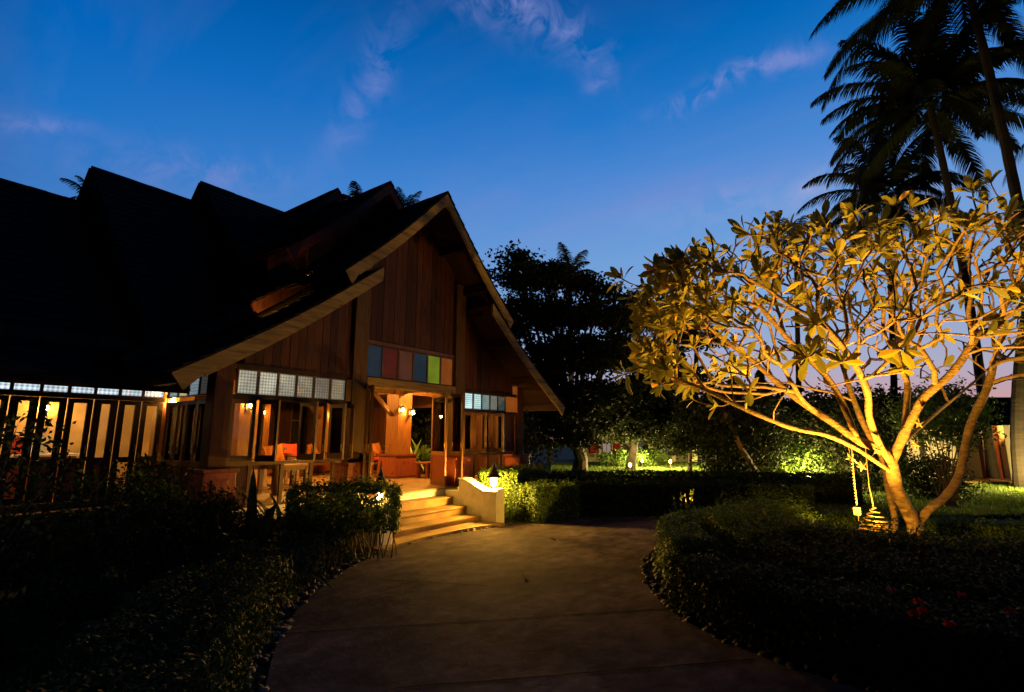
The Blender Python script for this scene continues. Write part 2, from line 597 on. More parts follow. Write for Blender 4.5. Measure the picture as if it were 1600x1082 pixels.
# ------------------------------------------------------------------ ground, drive
def ground_mat():
    m = mat('garden_soil_and_turf', (0.045, 0.06, 0.018), 0.9, scale=1.2, base2=(0.03, 0.026, 0.014), bump=0.6, bscale=30, spec=0.2)
    return m


V = []; F = []
nx = 60
ext = 400
g = [-ext, -60, -30] + list(np.linspace(-15, 45, 41)) + [60, 90, ext]
for i, a in enumerate(g):
    for j, b in enumerate(g):
        V.append((a, b, 0.0 if (abs(a - 6) < 16 and abs(b) < 22) else 0.03 * mnoise.noise(Vector((a * .2, b * .2, 0)))))
n = len(g)
F = [(i * n + j, (i + 1) * n + j, (i + 1) * n + j + 1, i * n + j + 1) for i in range(n - 1) for j in range(n - 1)]
tag(mesh_obj('ground', V, F, ground_mat()), kind='structure')


def catmull(pts, k=10, closed=False):
    pts = [Vector(p) for p in pts]
    out = []
    n = len(pts)
    for i in range(n - 1):
        p0 = pts[max(i - 1, 0)]; p1 = pts[i]; p2 = pts[i + 1]; p3 = pts[min(i + 2, n - 1)]
        for j in range(k):
            t = j / k
            out.append(0.5 * ((2 * p1) + (p2 - p0) * t + (2 * p0 - 5 * p1 + 4 * p2 - p3) * t * t + (3 * p1 - p0 - 3 * p2 + p3) * t ** 3))
    out.append(pts[-1])
    return out


outer = catmull([(-1.5, -3.5, 0), (0.3, 0.2, 0), (1.45, 2.4, 0), (2.3, 3.9, 0), (3.2, 5.0, 0), (4.3, 5.85, 0), (5.5, 6.38, 0), (7.1, 6.5, 0), (8.9, 6.1, 0), (10.2, 5.2, 0), (11.0, 4.4, 0), (11.8, 3.7, 0)], 11)
inner = catmull([(3.6, -3.5, 0), (4.35, -1.2, 0), (4.55, 0.2, 0), (4.75, 1.0, 0), (5.25, 1.8, 0), (6.0, 2.4, 0), (6.9, 2.85, 0), (7.8, 3.1, 0), (8.8, 3.1, 0), (9.8, 2.8, 0), (11.0, 2.5, 0)], 11)


def resample(line, n):
    cum = [0]
    for p, q in zip(line, line[1:]): cum.append(cum[-1] + (q - p).length)
    out = []
    j = 0
    for i in range(n):
        t = cum[-1] * i / (n - 1)
        while j < len(cum) - 2 and cum[j + 1] < t: j += 1
        out.append(line[j].lerp(line[j + 1], (t - cum[j]) / (cum[j + 1] - cum[j])))
    return out


outer, inner = resample(outer, 110), resample(inner, 110)


def drive_mat():
    m = bpy.data.materials.new('worn_concrete')
    m.use_nodes = True
    t = m.node_tree
    b = t.nodes['Principled BSDF']
    co = t.nodes.new('ShaderNodeTexCoord')
    def nz(s, d=6, st=(1, 1, 1), rough=0.6):
        q = t.nodes.new('ShaderNodeMapping'); q.inputs['Scale'].default_value = st
        t.links.new(co.outputs['Object'], q.inputs[0])
        a = t.nodes.new('ShaderNodeTexNoise'); a.inputs['Scale'].default_value = s; a.inputs['Detail'].default_value = d
        a.inputs['Roughness'].default_value = rough
        t.links.new(q.outputs[0], a.inputs['Vector'])
        return a.outputs[0]
    big = nz(0.7, 5)
    fine = nz(14, 8)
    brush = nz(3.2, 7, (1.0, 1.6, 1))
    c = ramp(t, big, [(0.3, (0.040, 0.031, 0.034)), (0.5, (0.085, 0.066, 0.062)), (0.7, (0.15, 0.118, 0.105))])
    c = mixc(t, 0.55, c, ramp(t, fine, [(0.3, (0.55,) * 3), (0.7, (1.15,) * 3)]), 'MULTIPLY')
    c = mixc(t, 0.85, c, ramp(t, brush, [(0.36, (0.55,) * 3), (0.5, (0.95,) * 3), (0.64, (1.35,) * 3)]), 'MULTIPLY')
    stain = nz(1.9, 3)
    c = mixc(t, ramp(t, stain, [(0.56, (0,) * 3), (0.66, (0.5,) * 3)]), c, (0.09, 0.065, 0.055))
    t.links.new(c, b.inputs['Base Color'])
    b.inputs['Roughness'].default_value = 0.95
    b.inputs['Specular IOR Level'].default_value = 0.04
    bp = t.nodes.new('ShaderNodeBump'); bp.inputs['Strength'].default_value = 0.9; bp.inputs['Distance'].default_value = 0.015
    t.links.new(mixc(t, 0.5, brush, fine), bp.inputs['Height'])
    t.links.new(bp.outputs[0], b.inputs['Normal'])
    return m


no = len(outer)
V = []; F = []
K = 10
for i in range(no):
    for j in range(K + 1):
        p = outer[i].lerp(inner[i], j / K)
        V.append((p.x, p.y, 0.035))
for i in range(no):
    V.append((outer[i].x, outer[i].y, -0.02))
for i in range(no):
    V.append((inner[i].x, inner[i].y, -0.02))
for i in range(no - 1):
    for j in range(K):
        a = i * (K + 1) + j
        F.append((a, a + K + 1, a + K + 2, a + 1))
    q = no * (K + 1)
    F.append((i * (K + 1), q + i, q + i + 1, (i + 1) * (K + 1)))
    F.append((i * (K + 1) + K, (i + 1) * (K + 1) + K, q + no + i + 1, q + no + i))
drive = mesh_obj('driveway', V, F, drive_mat())
tag(drive, kind='structure')
jm = mat('joint_tar', (0.006, 0.005, 0.004), 0.95, spec=.05)
jb = MB()


def jline(a, b):
    a, b = Vector(a), Vector(b)
    n = 14
    pts = []
    for i in range(n + 1):
        p = a.lerp(b, i / n)
        p += Vector((0.014 * mnoise.noise(p * 3), 0.014 * mnoise.noise(p * 3 + Vector((9, 9, 9))), 0))
        p.z = 0.0395
        pts.append(p)
    d = (b - a).normalized().cross(Vector((0, 0, 1))) * 0.008
    vs = []
    for i, p in enumerate(pts):
        k = 1 + 0.6 * mnoise.noise(p * 5)
        vs += [p + d * k, p - d * k]
    jb.add(vs, [(2 * i, 2 * i + 2, 2 * i + 3, 2 * i + 1) for i in range(n)])


jline(G(445, 990, .04), G(1085, 948, .04))
jline(G(760, 826, .04), G(1000, 862, .04))
jline(G(590, 905, .04), G(760, 915, .04))
jline(G(620, 1075, .04), G(1180, 1030, .04))
tag(jb.build('driveway_joints', jm), kind='structure')

# pebble edging on both sides
pv = MB()
for line, sgn in ((outer, 1), (inner, -1)):
    for i in range(8, no - 2):
        a, b = line[i], line[i + 1]
        d = (b - a)
        nrm = Vector((-d.y, d.x, 0)).normalized() * sgn
        for q in range(max(2, int(d.length / 0.07) * 3)):
            p = a.lerp(b, random.random()) + nrm * random.uniform(-0.02, 0.24)
            if 5.4 < p.x < 8.5 and sgn > 0 and random.random() < .6: continue
            r = random.uniform(0.025, 0.06)
            pv.sphere((p.x, p.y, 0.02), r, 6, 4, (random.uniform(.8, 1.5), random.uniform(.7, 1.2), random.uniform(.5, .8)))
tag(pv.build('pebble_edging', M['pebble'], smooth=True), 'dark rounded pebbles edging both sides of the concrete drive', 'pebbles', kind='stuff')

# ------------------------------------------------------------------ platform, steps
XC, YF, YR, FZ = 7.8, 8.4, 7.5, 0.65
pad = MB()
pad.prism([(5.45, 6.45), (6.6, 6.62), (7.8, 6.55), (8.5, 6.35), (8.5, 7.0), (5.45, 7.0)], 0.0, 0.065)
tag(pad.build('step_landing', M['stone']), kind='structure')
st = thing('entrance_steps', (7.3, 7.0, 0), 'sandstone steps with four risers climbing from the drive to the open doorway', 'steps')
for i, (y, z) in enumerate(((6.98, .165), (7.36, .327), (7.74, .489))):
    b = MB()
    xs = [5.87, 6.75, 7.63, 8.52]
    for a, c in zip(xs[:-1], xs[1:]):
        b.box(a + .002, c - .002, y + .014, 8.12, z - .162 + (0.003 if i else 0), z - .035)
    b.build('riser', M['stone'], st)
    b = MB()
    for a, c in zip([5.86, 7.2], [7.2, 8.50]):
        b.box(a + .002, c - .002, y - .012, y + .40, z - .0345, z)
    b.build('tread', M['stone'], st, bevel=.006)

pv_ = thing('gabled_wooden_pavilion', (XC, YF, 0), 'tall gabled wooden pavilion with stepped tile roofs and open folding doors above the steps', 'pavilion')
b = MB()
b.box(5.2, 9.3, 8.1, 8.198, 0.0, FZ - .04)
b.box(3.7, 11.9, 8.2, 17.0, 0.0, FZ - .042)
b.build('foundation', M['plaster'], pv_)
b = MB()
y = 8.08
ys = [8.08] + list(np.arange(8.6, 17.0, 0.6)) + [17.0]
for j in range(len(ys) - 1):
    xs = list(np.arange(3.7, 11.95, 0.6))
    for i in range(len(xs) - 1):
        if ys[j] < 8.2 and not (5.2 <= xs[i] <= 9.2): continue
        b.box(xs[i] + .003, xs[i + 1] - .003, ys[j] + .003, ys[j + 1] - .003, FZ - .036, FZ)
b.build('floor', M['stone'], pv_)

# cheek walls with pillars
for nm, x0, lab in (('stair_wall', 8.55, 'cream plaster stair wall curving down to the bright lantern pillar right of the steps'),
                    ('stair_wall', 5.55, 'cream stair wall and pillar half hidden behind the clipped bush left of the steps')):
    w = thing(nm, (x0 + .15, 7.2, 0), lab, 'stair wall')
    prof = [(6.97, 0.0), (8.07, 0.0), (8.07, .60), (7.66, .60), (7.66, .845), (7.55, .835), (7.4, .79), (7.25, .725), (7.1, .66), (6.97, .62)]
    MB().prism(prof, x0 + .03, x0 + .27, 'x').build('wall', M['plaster'], w, bevel=.012)
    cap = [(7.0, .632), (7.1, .663), (7.25, .728), (7.4, .793), (7.55, .838), (7.67, .848), (7.67, .878), (7.54, .868), (7.39, .823), (7.24, .758), (7.09, .693), (7.0, .66)]
    MB().prism(cap, x0 + .01, x0 + .29, 'x').build('coping', M['plaster'], w, bevel=.006)
    MB().box(x0, x0 + .3, 6.62, 6.96, 0, .64).build('pillar', M['plaster'], w, bevel=.015)
    MB().prism([(x0 - .015, .64), (x0 + .315, .64), (x0 + .24, .70), (x0 + .06, .70)], 6.605, 6.975, 'y').build('pillar_cap', M['plaster'], w, bevel=.005)


def lantern(loc, label, watts, grp):
    t = thing('pillar_lantern', loc, label, 'lantern', grp)
    x, y, z = loc
    MB().lathe(loc, [(.07, 0), (.075, .015), (.05, .03), (.055, .045)], 14).build('lantern_base', M['iron'], t)
    MB().lathe((x, y, z + .047), [(.034, 0), (.042, .04), (.036, .13), (.028, .15)], 12).build('lamp_glass', emit('lantern_flame', (1.0, .52, .07), watts), t, smooth=True)
    b = MB()
    for k in range(6):
        a = k * math.pi / 3
        b.tube([(x + .065 * math.cos(a), y + .065 * math.sin(a), z + .03), (x + .072 * math.cos(a), y + .072 * math.sin(a), z + .21)], .006, 6)
    b.build('lantern_cage', M['iron'], t)
    prof = [(.085, .205), (.16, .215), (.165, .23), (.10, .275), (.105, .285), (.12, .29), (.075, .345), (.08, .355), (.045, .42), (.05, .43), (.02, .52), (.012, .6), (.002, .68)]
    MB().lathe(loc, prof, 14).build('lantern_roof', M['iron'], t)
    return t


lantern((8.70, 6.79, .702), 'black lantern with spired cap glowing on the right stair pillar', 6200, 'lanterns on the stair pillars')
lantern((5.70, 6.79, .702), 'spired black lantern glowing behind the clipped bush left of the steps', 420, 'lanterns on the stair pillars')

# ------------------------------------------------------------------ pavilion roofs
UPH, UZ0, UZ1 = 2.53, 7.12, 4.64     # upper tier half width, apex z, end z
LH0, LZ0, LH1, LZ1 = 1.68, 4.94, 5.06, 2.575


def sag(t):
    return -0.10 * math.sin(math.pi * t)      # the slightly hollow slope of the old roof


def tier_pts(h0, z0, h1, z1, n):
    return [(h0 + (h1 - h0) * i / n, z0 + (z1 - z0) * i / n + sag(i / n)) for i in range(n + 1)]


def slope_tiles(b, sgn, pts, y0, y1, w=0.21, xc=XC, along='y'):
    """overlapping courses of flat tiles"""
    for i in range(len(pts) - 1):
        (h0, z0), (h1, z1) = pts[i], pts[i + 1]
        dh, dz = h1 - h0, z1 - z0
        ln = math.hypot(dh, dz)
        nh, nz_ = -dz / ln, dh / ln
        hh1, zz1 = h1 + dh / ln * .05, z1 + dz / ln * .05
        nt_ = max(1, int(round((y1 - y0) / w)))
        off = (i % 2) * .5
        for k in range(nt_ + (1 if off else 0)):
            a = y0 + (k - off) / nt_ * (y1 - y0)
            c = a + (y1 - y0) / nt_
            a = max(a, y0); c = min(c, y1)
            if c - a < .03: continue
            j = random.uniform(-.012, .012)
            e = hh1 + dh / ln * j, zz1 + dz / ln * j
            lift0, lift1 = .012, .04 + random.uniform(-.008, .01)
            q = [(h0 + nh * lift0, z0 + nz_ * lift0), (e[0] + nh * lift1, e[1] + nz_ * lift1), (e[0] + nh * (lift1 - .018), e[1] + nz_ * (lift1 - .018)), (h0, z0)]
            a += .004; c -= .004
            if along == 'y':
                V = [(xc + sgn * h, a, z) for h, z in q] + [(xc + sgn * h, c, z) for h, z in q]
            else:
                V = [(a, xc + sgn * h, z) for h, z in q] + [(c, xc + sgn * h, z) for h, z in q]
            b.add(V, [(0, 1, 5, 4), (1, 2, 6, 5), (2, 3, 7, 6), (3, 0, 4, 7), (0, 3, 2, 1), (4, 5, 6, 7)])


def rakes(pr, y, du, dl, th=.05, hgt=.22, tiers=('u', 'l'), m='rake'):
    for sgn in (-1, 1):
        for tr in tiers:
            h0, z0, h1, z1, dd = (0.0, UZ0, UPH, UZ1, du) if tr == 'u' else (LH0, LZ0, LH1, LZ1, dl)
            pts = tier_pts(h0, z0 + dd, h1, z1 + dd, 8)
            poly = [(XC + sgn * h, z - .005) for h, z in pts]
            low = []
            for i, (h, z) in enumerate(pts):
                hh = h
                if i == 8: hh = h - .16
                if i == 0 and tr == 'u': low.append((XC + sgn * .0, z - hgt * 1.35))
                else: low.append((XC + sgn * hh, z - hgt))
            poly = poly + low[::-1]
            MB().prism(poly, y - th, y, 'y').build('bargeboard', M[m], pr)
            # thin drip moulding standing proud
            poly2 = [(XC + sgn * h, z - hgt - .002) for h, z in pts[:-1]] + [(XC + sgn * h, z - hgt - .05) for h, z in pts[:-1]][::-1]
            MB().prism(poly2, y - th + .015, y - .004, 'y').build('batten', M[m], pr)


def roof_section(y0, y1, du, dl, nm='roof'):
    b = MB()
    for sgn in (-1, 1):
        slope_tiles(b, sgn, tier_pts(0.02, UZ0 + du, UPH, UZ1 + du, 15), y0 - .07, y1)
        slope_tiles(b, sgn, tier_pts(LH0, LZ0 + dl, LH1, LZ1 + dl, 18), y0 - .07, y1)
    # ridge caps
    for k in range(int((y1 - y0) / .3)):
        a = y0 - .07 + k * .3
        b.prism([(XC - .13, UZ0 + du - .10), (XC - .11, UZ0 + du - .04), (XC, UZ0 + du + .055 + random.uniform(0, .01)), (XC + .11, UZ0 + du - .04), (XC + .13, UZ0 + du - .10), (XC, UZ0 + du + .02)], a, a + .31, 'y')
    r = b.build(nm, M['tile'], pv_)
    b = MB()
    for sgn in (-1, 1):
        for (h0, z0, h1, z1, dd) in ((0.0, UZ0, UPH, UZ1, du), (LH0, LZ0, LH1, LZ1, dl)):
            pts = tier_pts(h0, z0 + dd, h1, z1 + dd, 8)
            poly = [(XC + sgn * h, z - .01) for h, z in pts] + [(XC + sgn * h, z - .05) for h, z in pts][::-1]
            b.prism(poly, y0 + .002, y1, 'y')
    b.build('soffit', M['dark'], pv_)
    # rafters under the overhang
    b = MB()
    for sgn in (-1, 1):
        for tr in (0, 1):
            h0, z0, h1, z1, dd = ((0.0, UZ0, UPH, UZ1, du), (LH0, LZ0, LH1, LZ1, dl))[tr]
            for f in (.3, .62, .93) if tr == 0 else (.25, .6, .92):
                h = h0 + (h1 - h0) * f; z = z0 + dd + (z1 - z0) * f + sag(f)
                MB().box(XC + sgn * h - .05, XC + sgn * h + .05, y0 + .01, y0 + 1.2, z - .25, z - .07).build('purlin', M['dark'], pv_)  # dark tone carries the shade under the overhang
    rakes(pv_, y0, du, dl, m='rake' if du == 0 else ('wood' if du < 1 else 'dark'))  # rear gables get darker boards; their missing light is in the colour


roof_section(YR, 10.6, 0.0, 0.0)
roof_section(9.46, 13.0, 0.86, 0.40)
roof_section(11.66, 17.2, 1.34, 0.78)


def roofz(h, du=0.0, dl=0.0):
    h = abs(h)
    z = -9
    if h <= UPH: z = max(z, UZ0 + du + (UZ1 - UZ0) * h / UPH + sag(h / UPH))
    if LH0 <= h <= LH1 and h > UPH - .25: z = max(z, LZ0 + dl + (LZ1 - LZ0) * (h - LH0) / (LH1 - LH0) + sag((h - LH0) / (LH1 - LH0)))
    return z - .06


def gable_boards(y, zfun, du=0., dl=0., hmax=4.0, name='gable_wall', th=.03):
    b = MB()
    w = .155
    n = int(hmax * 2 / w)
    for i in range(n):
        x0 = XC - hmax + i * w
        x1 = x0 + w
        za, zb = roofz(x0 - XC + .004, du, dl), roofz(x1 - XC - .004, du, dl)
        zb_ = zfun((x0 + x1) / 2)
        if zb_ is None or min(za, zb) < zb_ + .02: continue
        j = random.uniform(0, .008)
        b.prism([(x0 + .004, zb_), (x1 - .004, zb_), (x1 - .004, zb), (x0 + .004, za)], y - th - j, y - j, 'y')
        b.box(x1 - .012, x1 + .012, y + .0005, y + .02, zb_ + .003, min(za, zb) - .01)
    b.build(name, M['wood'], pv_)
    return b


def zb_front(x):
    h = abs(x - XC)
    if h < 1.32: return 3.72
    if 1.32 <= h < 1.62: return None
    return 2.90 if h < 3.75 else None


gable_boards(YF, zb_front)
# gable faces of the two higher roofs
gable_boards(9.46 + .75, lambda x: 5.0 if abs(x - XC) < 2.6 else None, .86, .4, 2.5)
gable_boards(11.66 + .75, lambda x: 5.3 if abs(x - XC) < 2.6 else None, 1.34, .78, 2.5)
# upright boards that close the step between the lower and upper tiers
b = MB()
for sgn in (-1, 1):
    for (y0, y1, du) in ((YR + .35, 9.4, 0), (9.9, 11.6, .6), (12.0, 17, 1.0)):
        x = XC + sgn * 1.78
        n = int((y1 - y0) / .2)
        for k in range(n):
            b.box(x - .012, x + .012, y0 + k * .2 + .003, y0 + (k + 1) * .2 - .003, 4.7 + du * .5, 5.2 + du)
b.build('clerestory_wall', M['wood'], pv_)

# posts, beams
b_posts = [(XC - 4.0, .28), (XC - 1.47, .34), (XC + 1.47, .34), (XC + 4.0, .28)]
for i, (x, w) in enumerate(b_posts):
    top = roofz(x - XC) - .03
    p = MB().box(x - w / 2, x + w / 2, YF - .12, YF + .16, 1.28, top).build('post', M['litpost'] if i in (1, 2) else M['wood'], pv_, bevel=.01)
    q = MB()
    e = .09
    q.prism([(x - w / 2 - e - .04, FZ), (x + w / 2 + e + .04, FZ), (x + w / 2 + e, 1.22), (x - w / 2 - e, 1.22)], YF - .26, YF + .24, 'y')
    q.box(x - w / 2 - e - .03, x + w / 2 + e + .03, YF - .29, YF + .27, 1.22, 1.28)
    q.box(x - w / 2 - e - .07, x + w / 2 + e + .07, YF - .31, YF + .29, FZ, FZ + .07)
    q.box(x - w / 2 + .02, x + w / 2 - .02, YF - .275, YF - .262, .82, 1.12)
    q.build('post_base', M['red'], pv_, bevel=.008)
# door lintel and bands
MB().box(XC - 1.30, XC + 1.30, YF - .13, YF + .1, 2.75, 2.93).build('lintel', M['rakex'], pv_, bevel=.01)
MB().box(XC - 1.30, XC + 1.30, YF - .06, YF + .06, 3.62, 3.70).build('head_rail', M['frame'], pv_)


def pane_row(x0, x1, z0, z1, y, n, mats, parent=pv_, fr=.045, axis='x', dep=.05):
    """row of small framed panes: each a part, its glass a sub-part"""
    for i in range(n):
        a = x0 + (x1 - x0) * i / n; c = x0 + (x1 - x0) * (i + 1) / n
        b = MB()
        g = fr / 2
        if axis == 'x':
            b.box(a, a + g, y - dep / 2, y + dep / 2, z0, z1); b.box(c - g, c, y - dep / 2, y + dep / 2, z0, z1)
            b.box(a + g, c - g, y - dep / 2, y + dep / 2, z0, z0 + g); b.box(a + g, c - g, y - dep / 2, y + dep / 2, z1 - g, z1)
        else:
            b.box(y - dep / 2, y + dep / 2, a, a + g, z0, z1); b.box(y - dep / 2, y + dep / 2, c - g, c, z0, z1)
            b.box(y - dep / 2, y + dep / 2, a + g, c - g, z0, z0 + g); b.box(y - dep / 2, y + dep / 2, a + g, c - g, z1 - g, z1)
        f = b.build('transom_window', M['frame'], parent)
        q = MB()
        if axis == 'x': q.box(a + g - .003, c - g + .003, y - .004, y + .004, z0 + g - .003, z1 - g + .003)
        else: q.box(y - .004, y + .004, a + g - .003, c - g + .003, z0 + g - .003, z1 - g + .003)
        q.build('pane', mats[i % len(mats)], f)


gw = [pattern_glass('obscured_glass_%d' % i, (.22, .22, .18), s, (0.80, 0.80, 0.62)) for i, s in enumerate((.62, .68, .50, .26, .20, .24))]
cg = [pattern_glass('blue_glass', (.01, .03, .07), .05, (0.35, .55, 1.0), 70, .8), pattern_glass('rose_glass', (.08, .01, .005), .06, (1.0, .22, .08), 70, .8),
      pattern_glass('pink_glass', (.09, .03, .01), .08, (1.0, .42, .20), 70, .8), pattern_glass('blue_glass_light', (.01, .03, .06), .05, (.3, .6, 1.0), 70, .8),
      pattern_glass('green_glass', (.08, .15, .01), .34, (.62, .9, .05), 70, .8), pattern_glass('orange_glass', (.14, .02, .005), .30, (1.0, .30, .03), 70, .8)]
pane_row(XC - 1.29, XC + 1.29, 2.94, 3.61, YF - .02, 6, cg)
pane_row(XC - 3.78, XC - 1.72, 2.42, 2.84, YF - .02, 6, gw)
gw2 = [pattern_glass('obscured_glass_r%d' % i, (.2, .25, .25), s, (0.55, .95, 1.0)) for i, s in enumerate((1.3, 1.1, .35, .18, .07))]
pane_row(XC + 1.72, XC + 3.4, 2.42, 2.84, YF - .02, 5, gw2)
for x0, x1 in ((XC - 3.86, XC - 1.64), (XC + 1.64, XC + 3.86)):
    MB().box(x0, x1, YF - .07, YF + .03, 2.843, 2.91).build('head_rail', M['dark'], pv_)
    MB().box(x0, x1, YF - .08, YF + .05, 2.355, 2.417).build('transom_rail', M['dark'], pv_)


def leaf_door(hx, hy, ang, w, z0, z1, solid=True, split=1.42, glassm=None, parent=pv_, nm='folding_door', m=None, st_=.055):
    """one leaf hinged at hx,hy: stiles, rails, glass above, timber panel below"""
    c, s = math.cos(ang), math.sin(ang)
    Mx = Matrix(((c, -s, 0), (s, c, 0), (0, 0, 1)))
    o = Vector((hx, hy, 0))

    def bx(b, u0, u1, z0_, z1_, t):
        b.obox(o + Mx @ Vector(((u0 + u1) / 2, 0, 0)) + Vector((0, 0, (z0_ + z1_) / 2)), u1 - u0, t, z1_ - z0_, Mx)
    b = MB()
    bx(b, 0, st_, z0, z1, .042); bx(b, w - st_, w, z0, z1, .042)
    bx(b, st_, w - st_, z1 - .07, z1, .04); bx(b, st_, w - st_, z0, z0 + .1, .04)
    if z0 < split - .2:
        bx(b, st_, w - st_, split - .09, split, .04)
    f = b.build(nm, m or M['frame'], parent)
    q = MB(); lo = split if z0 < split - .2 else z0 + .1
    bx(q, st_ - .004, w - st_ + .004, lo - .004, z1 - .066, .006)
    q.build('pane', glassm or M['clear'], f)
    if z0 < split - .2:
        q = MB()
        if solid:
            bx(q, st_ - .003, w - st_ + .003, z0 + .096, split - .086, .018)
            bx(q, st_ + .03, w - st_ - .03, z0 + .14, split - .13, .030)
            q.build('panel', M['red'], f)
        else:
            bx(q, st_ - .004, w - st_ + .004, z0 + .096, split - .086, .006)
            q.build('pane', M['clear'], f)
    h = MB(); 
    bx(h, w - .035, w - .02, 1.5, 1.62, .075)
    h.build('handle', M['gold'], f)
    return f


R_ = math.radians
zt = 2.35
# left bay: folded window leaves above the open lower rail
leaf_door(XC - 3.83, YF - .02, R_(0), .40, 1.36, zt)
leaf_door(XC - 3.36, YF - .02, R_(-72), .40, 1.36, zt)
leaf_door(XC - 3.30, YF - .02, R_(68), .40, 1.36, zt)
leaf_door(XC - 2.62, YF - .02, R_(-80), .40, 1.36, zt)
leaf_door(XC - 2.52, YF - .02, R_(-62), .40, 1.36, zt)
leaf_door(XC - 2.02, YF - .02, R_(-84), .40, 1.36, zt)
leaf_door(XC - 1.92, YF - .02, R_(-60), .38, 1.36, zt)
MB().box(XC - 3.86, XC - 1.72, YF - .06, YF + .02, 1.30, 1.355).build('sill_rail', M['frame'], pv_)
for x in (XC - 3.45, XC - 2.9, XC - 2.35, XC - 1.9):
    MB().box(x - .03, x + .03, YF - .045, YF + .005, FZ, 1.298).build('mullion', M['frame'], pv_)
MB().box(XC - 3.82, XC - 3.5, YF - .03, YF, FZ, 1.298).build('panel', M['wood'], pv_)
# door bay: leaves folded outwards on both sides
leaf_door(XC - 1.27, YF - .08, R_(-125), .44, FZ + .01, 2.74)
leaf_door(XC - 1.20, YF - .08, R_(-119), .44, FZ + .01, 2.74)
leaf_door(XC + 1.25, YF - .06, R_(-99), .42, FZ + .01, 2.74)
leaf_door(XC + 1.10, YF + .42, R_(-109), .72, FZ + .01, 2.74, m=M['post'])
# right bay
for i, (dx, an) in enumerate(((1.70, 0), (2.10, -68), (2.42, 0), (2.82, -72), (3.06, 0))):
    leaf_door(XC + dx, YF - .02, R_(an), .34, 1.36, zt)
MB().box(XC + 1.72, XC + 3.86, YF - .06, YF + .02, 1.30, 1.355).build('sill_rail', M['frame'], pv_)
for dx in (2.1, 2.65, 3.2):
    MB().box(XC + dx - .03, XC + dx + .03, YF - .045, YF + .005, FZ, 1.298).build('mullion', M['frame'], pv_)
MB().box(XC + 3.42, XC + 3.84, YF - .03, YF, 1.36, 2.35).build('panel', M['wood'], pv_)

# left side wall, X = 3.85
XS = XC - 3.98
side_g = [pattern_glass('side_glass_%d' % i, (.5, .5, .45), s, c) for i, (s, c) in enumerate(((.30, (.6, .8, .9)), (.62, (1.0, .72, .30)), (.36, (.6, .8, .9)), (.1, (.5, .5, .5))))]
pane_row(8.75, 10.35, 2.42, 2.86, XS, 4, side_g[::-1], axis='y')
for y in (8.75, 9.15, 9.55, 9.95):
    leaf_door(XS, y, R_(90), .40, .8, 2.35, split=1.36)
MB().box(XS - .05, XS + .05, 8.6, 10.45, FZ, .79).build('sill', M['dark'], pv_)
MB().box(XS - .05, XS + .05, 8.58, 10.45, 2.87, 3.3).build('plate', M['dark'], pv_)
# right side wall and back wall
b = MB()
for k in range(43):
    y = 8.6 + k * .2
    if 10.8 < y < 13.2:
        b.box(XC + 4.0, XC + 4.03, y + .003, y + .197, 2.68, 3.2)
        continue
    b.box(XC + 4.0, XC + 4.03, y + .003, y + .197, FZ, 3.2)
b.build('side_wall', M['wood'], pv_)
b = MB()
for k in range(42):
    x = XC - 4.2 + k * .2
    b.box(x + .003, x + .197, 16.8, 16.83, FZ, 4.4)
b.build('back_wall', M['wood'], pv_)
for x0 in (XC - 3.6, XC - 2.6, XC - 1.4, XC + 2.2):
    b = MB()
    for q in range(3):
        a = x0 + q * .34
        b.box(a, a + .04, 16.74, 16.79, 1.4, 2.9)
    for z in (1.4, 2.3, 2.86): b.box(x0 + .045, x0 + .9, 16.75, 16.785, z, z + .035)
    f = b.build('back_window', M['frame'], pv_)
    MB().box(x0 + .03, x0 + .7, 16.765, 16.772, 1.41, 2.87).build('pane', mat('night_pane', (.01, .012, .015), .1), f)

# interior columns, beams
cols = [(XC - 2.17, 11.2), (XC + 2.17, 11.2), (XC - 2.17, 14.6), (XC + 2.17, 14.6), (XC - 3.9, 10.65), (XC + .2, 14.9)]
for i, (x, y) in enumerate(cols):
    w = .5 if i < 4 else .3
    MB().box(x - w / 2, x + w / 2, y - w / 2, y + w / 2, 1.28, roofz(x - XC, 0, 0) if i != 5 else 3.4).build('column', M['post'], pv_, bevel=.012)
    q = MB(); e = .11
    q.add([(x + sx * (w / 2 + e + (.04 if k == 0 else 0)), y + sy * (w / 2 + e + (.04 if k == 0 else 0)), z) for k, z in enumerate((FZ, 1.22)) for sx, sy in ((-1, -1), (1, -1), (1, 1), (-1, 1))],
          [(3, 2, 1, 0), (4, 5, 6, 7), (0, 1, 5, 4), (1, 2, 6, 5), (2, 3, 7, 6), (3, 0, 4, 7)])
    q.box(x - w / 2 - e - .03, x + w / 2 + e + .03, y - w / 2 - e - .03, y + w / 2 + e + .03, 1.223, 1.28)
    q.box(x - w / 2 - e - .08, x + w / 2 + e + .08, y - w / 2 - e - .08, y + w / 2 + e + .08, FZ + .001, FZ + .07)
    q.box(x - .15, x + .15, y - w / 2 - e - .016, y - w / 2 - e - .002, .85, 1.1)
    q.build('column_base', M['red'], pv_, bevel=.008)
b = MB()
b.box(XC - 3.9, XC + 3.9, 11.1, 11.3, 2.95, 3.17)
b.box(XC - 3.9, XC + 3.9, 14.5, 14.7, 2.95, 3.17)
b.build('tie_beam', M['frame'], pv_)
b = MB()
for x in (XC - 2.17, XC + 2.17):
    for a, c in ((8.5, 11.07), (11.33, 14.47), (14.73, 16.7)): b.box(x - .08, x + .08, a, c, 2.97, 3.15)
b.build('long_beam', M['frame'], pv_)
for sgn in (-1, 1):
    for y in (11.2, 14.6):
        MB().bar((XC + sgn * 1.9, y, 2.35), (XC + sgn * 1.25, y, 2.94), .09, .09).build('knee_brace', M['frame'], pv_)
b = MB()
for k in range(20):
    b.box(XC - 3.9 + k * .39 + .003, XC - 3.9 + (k + 1) * .39 - .003, 8.6, 16.7, 3.32, 3.34)
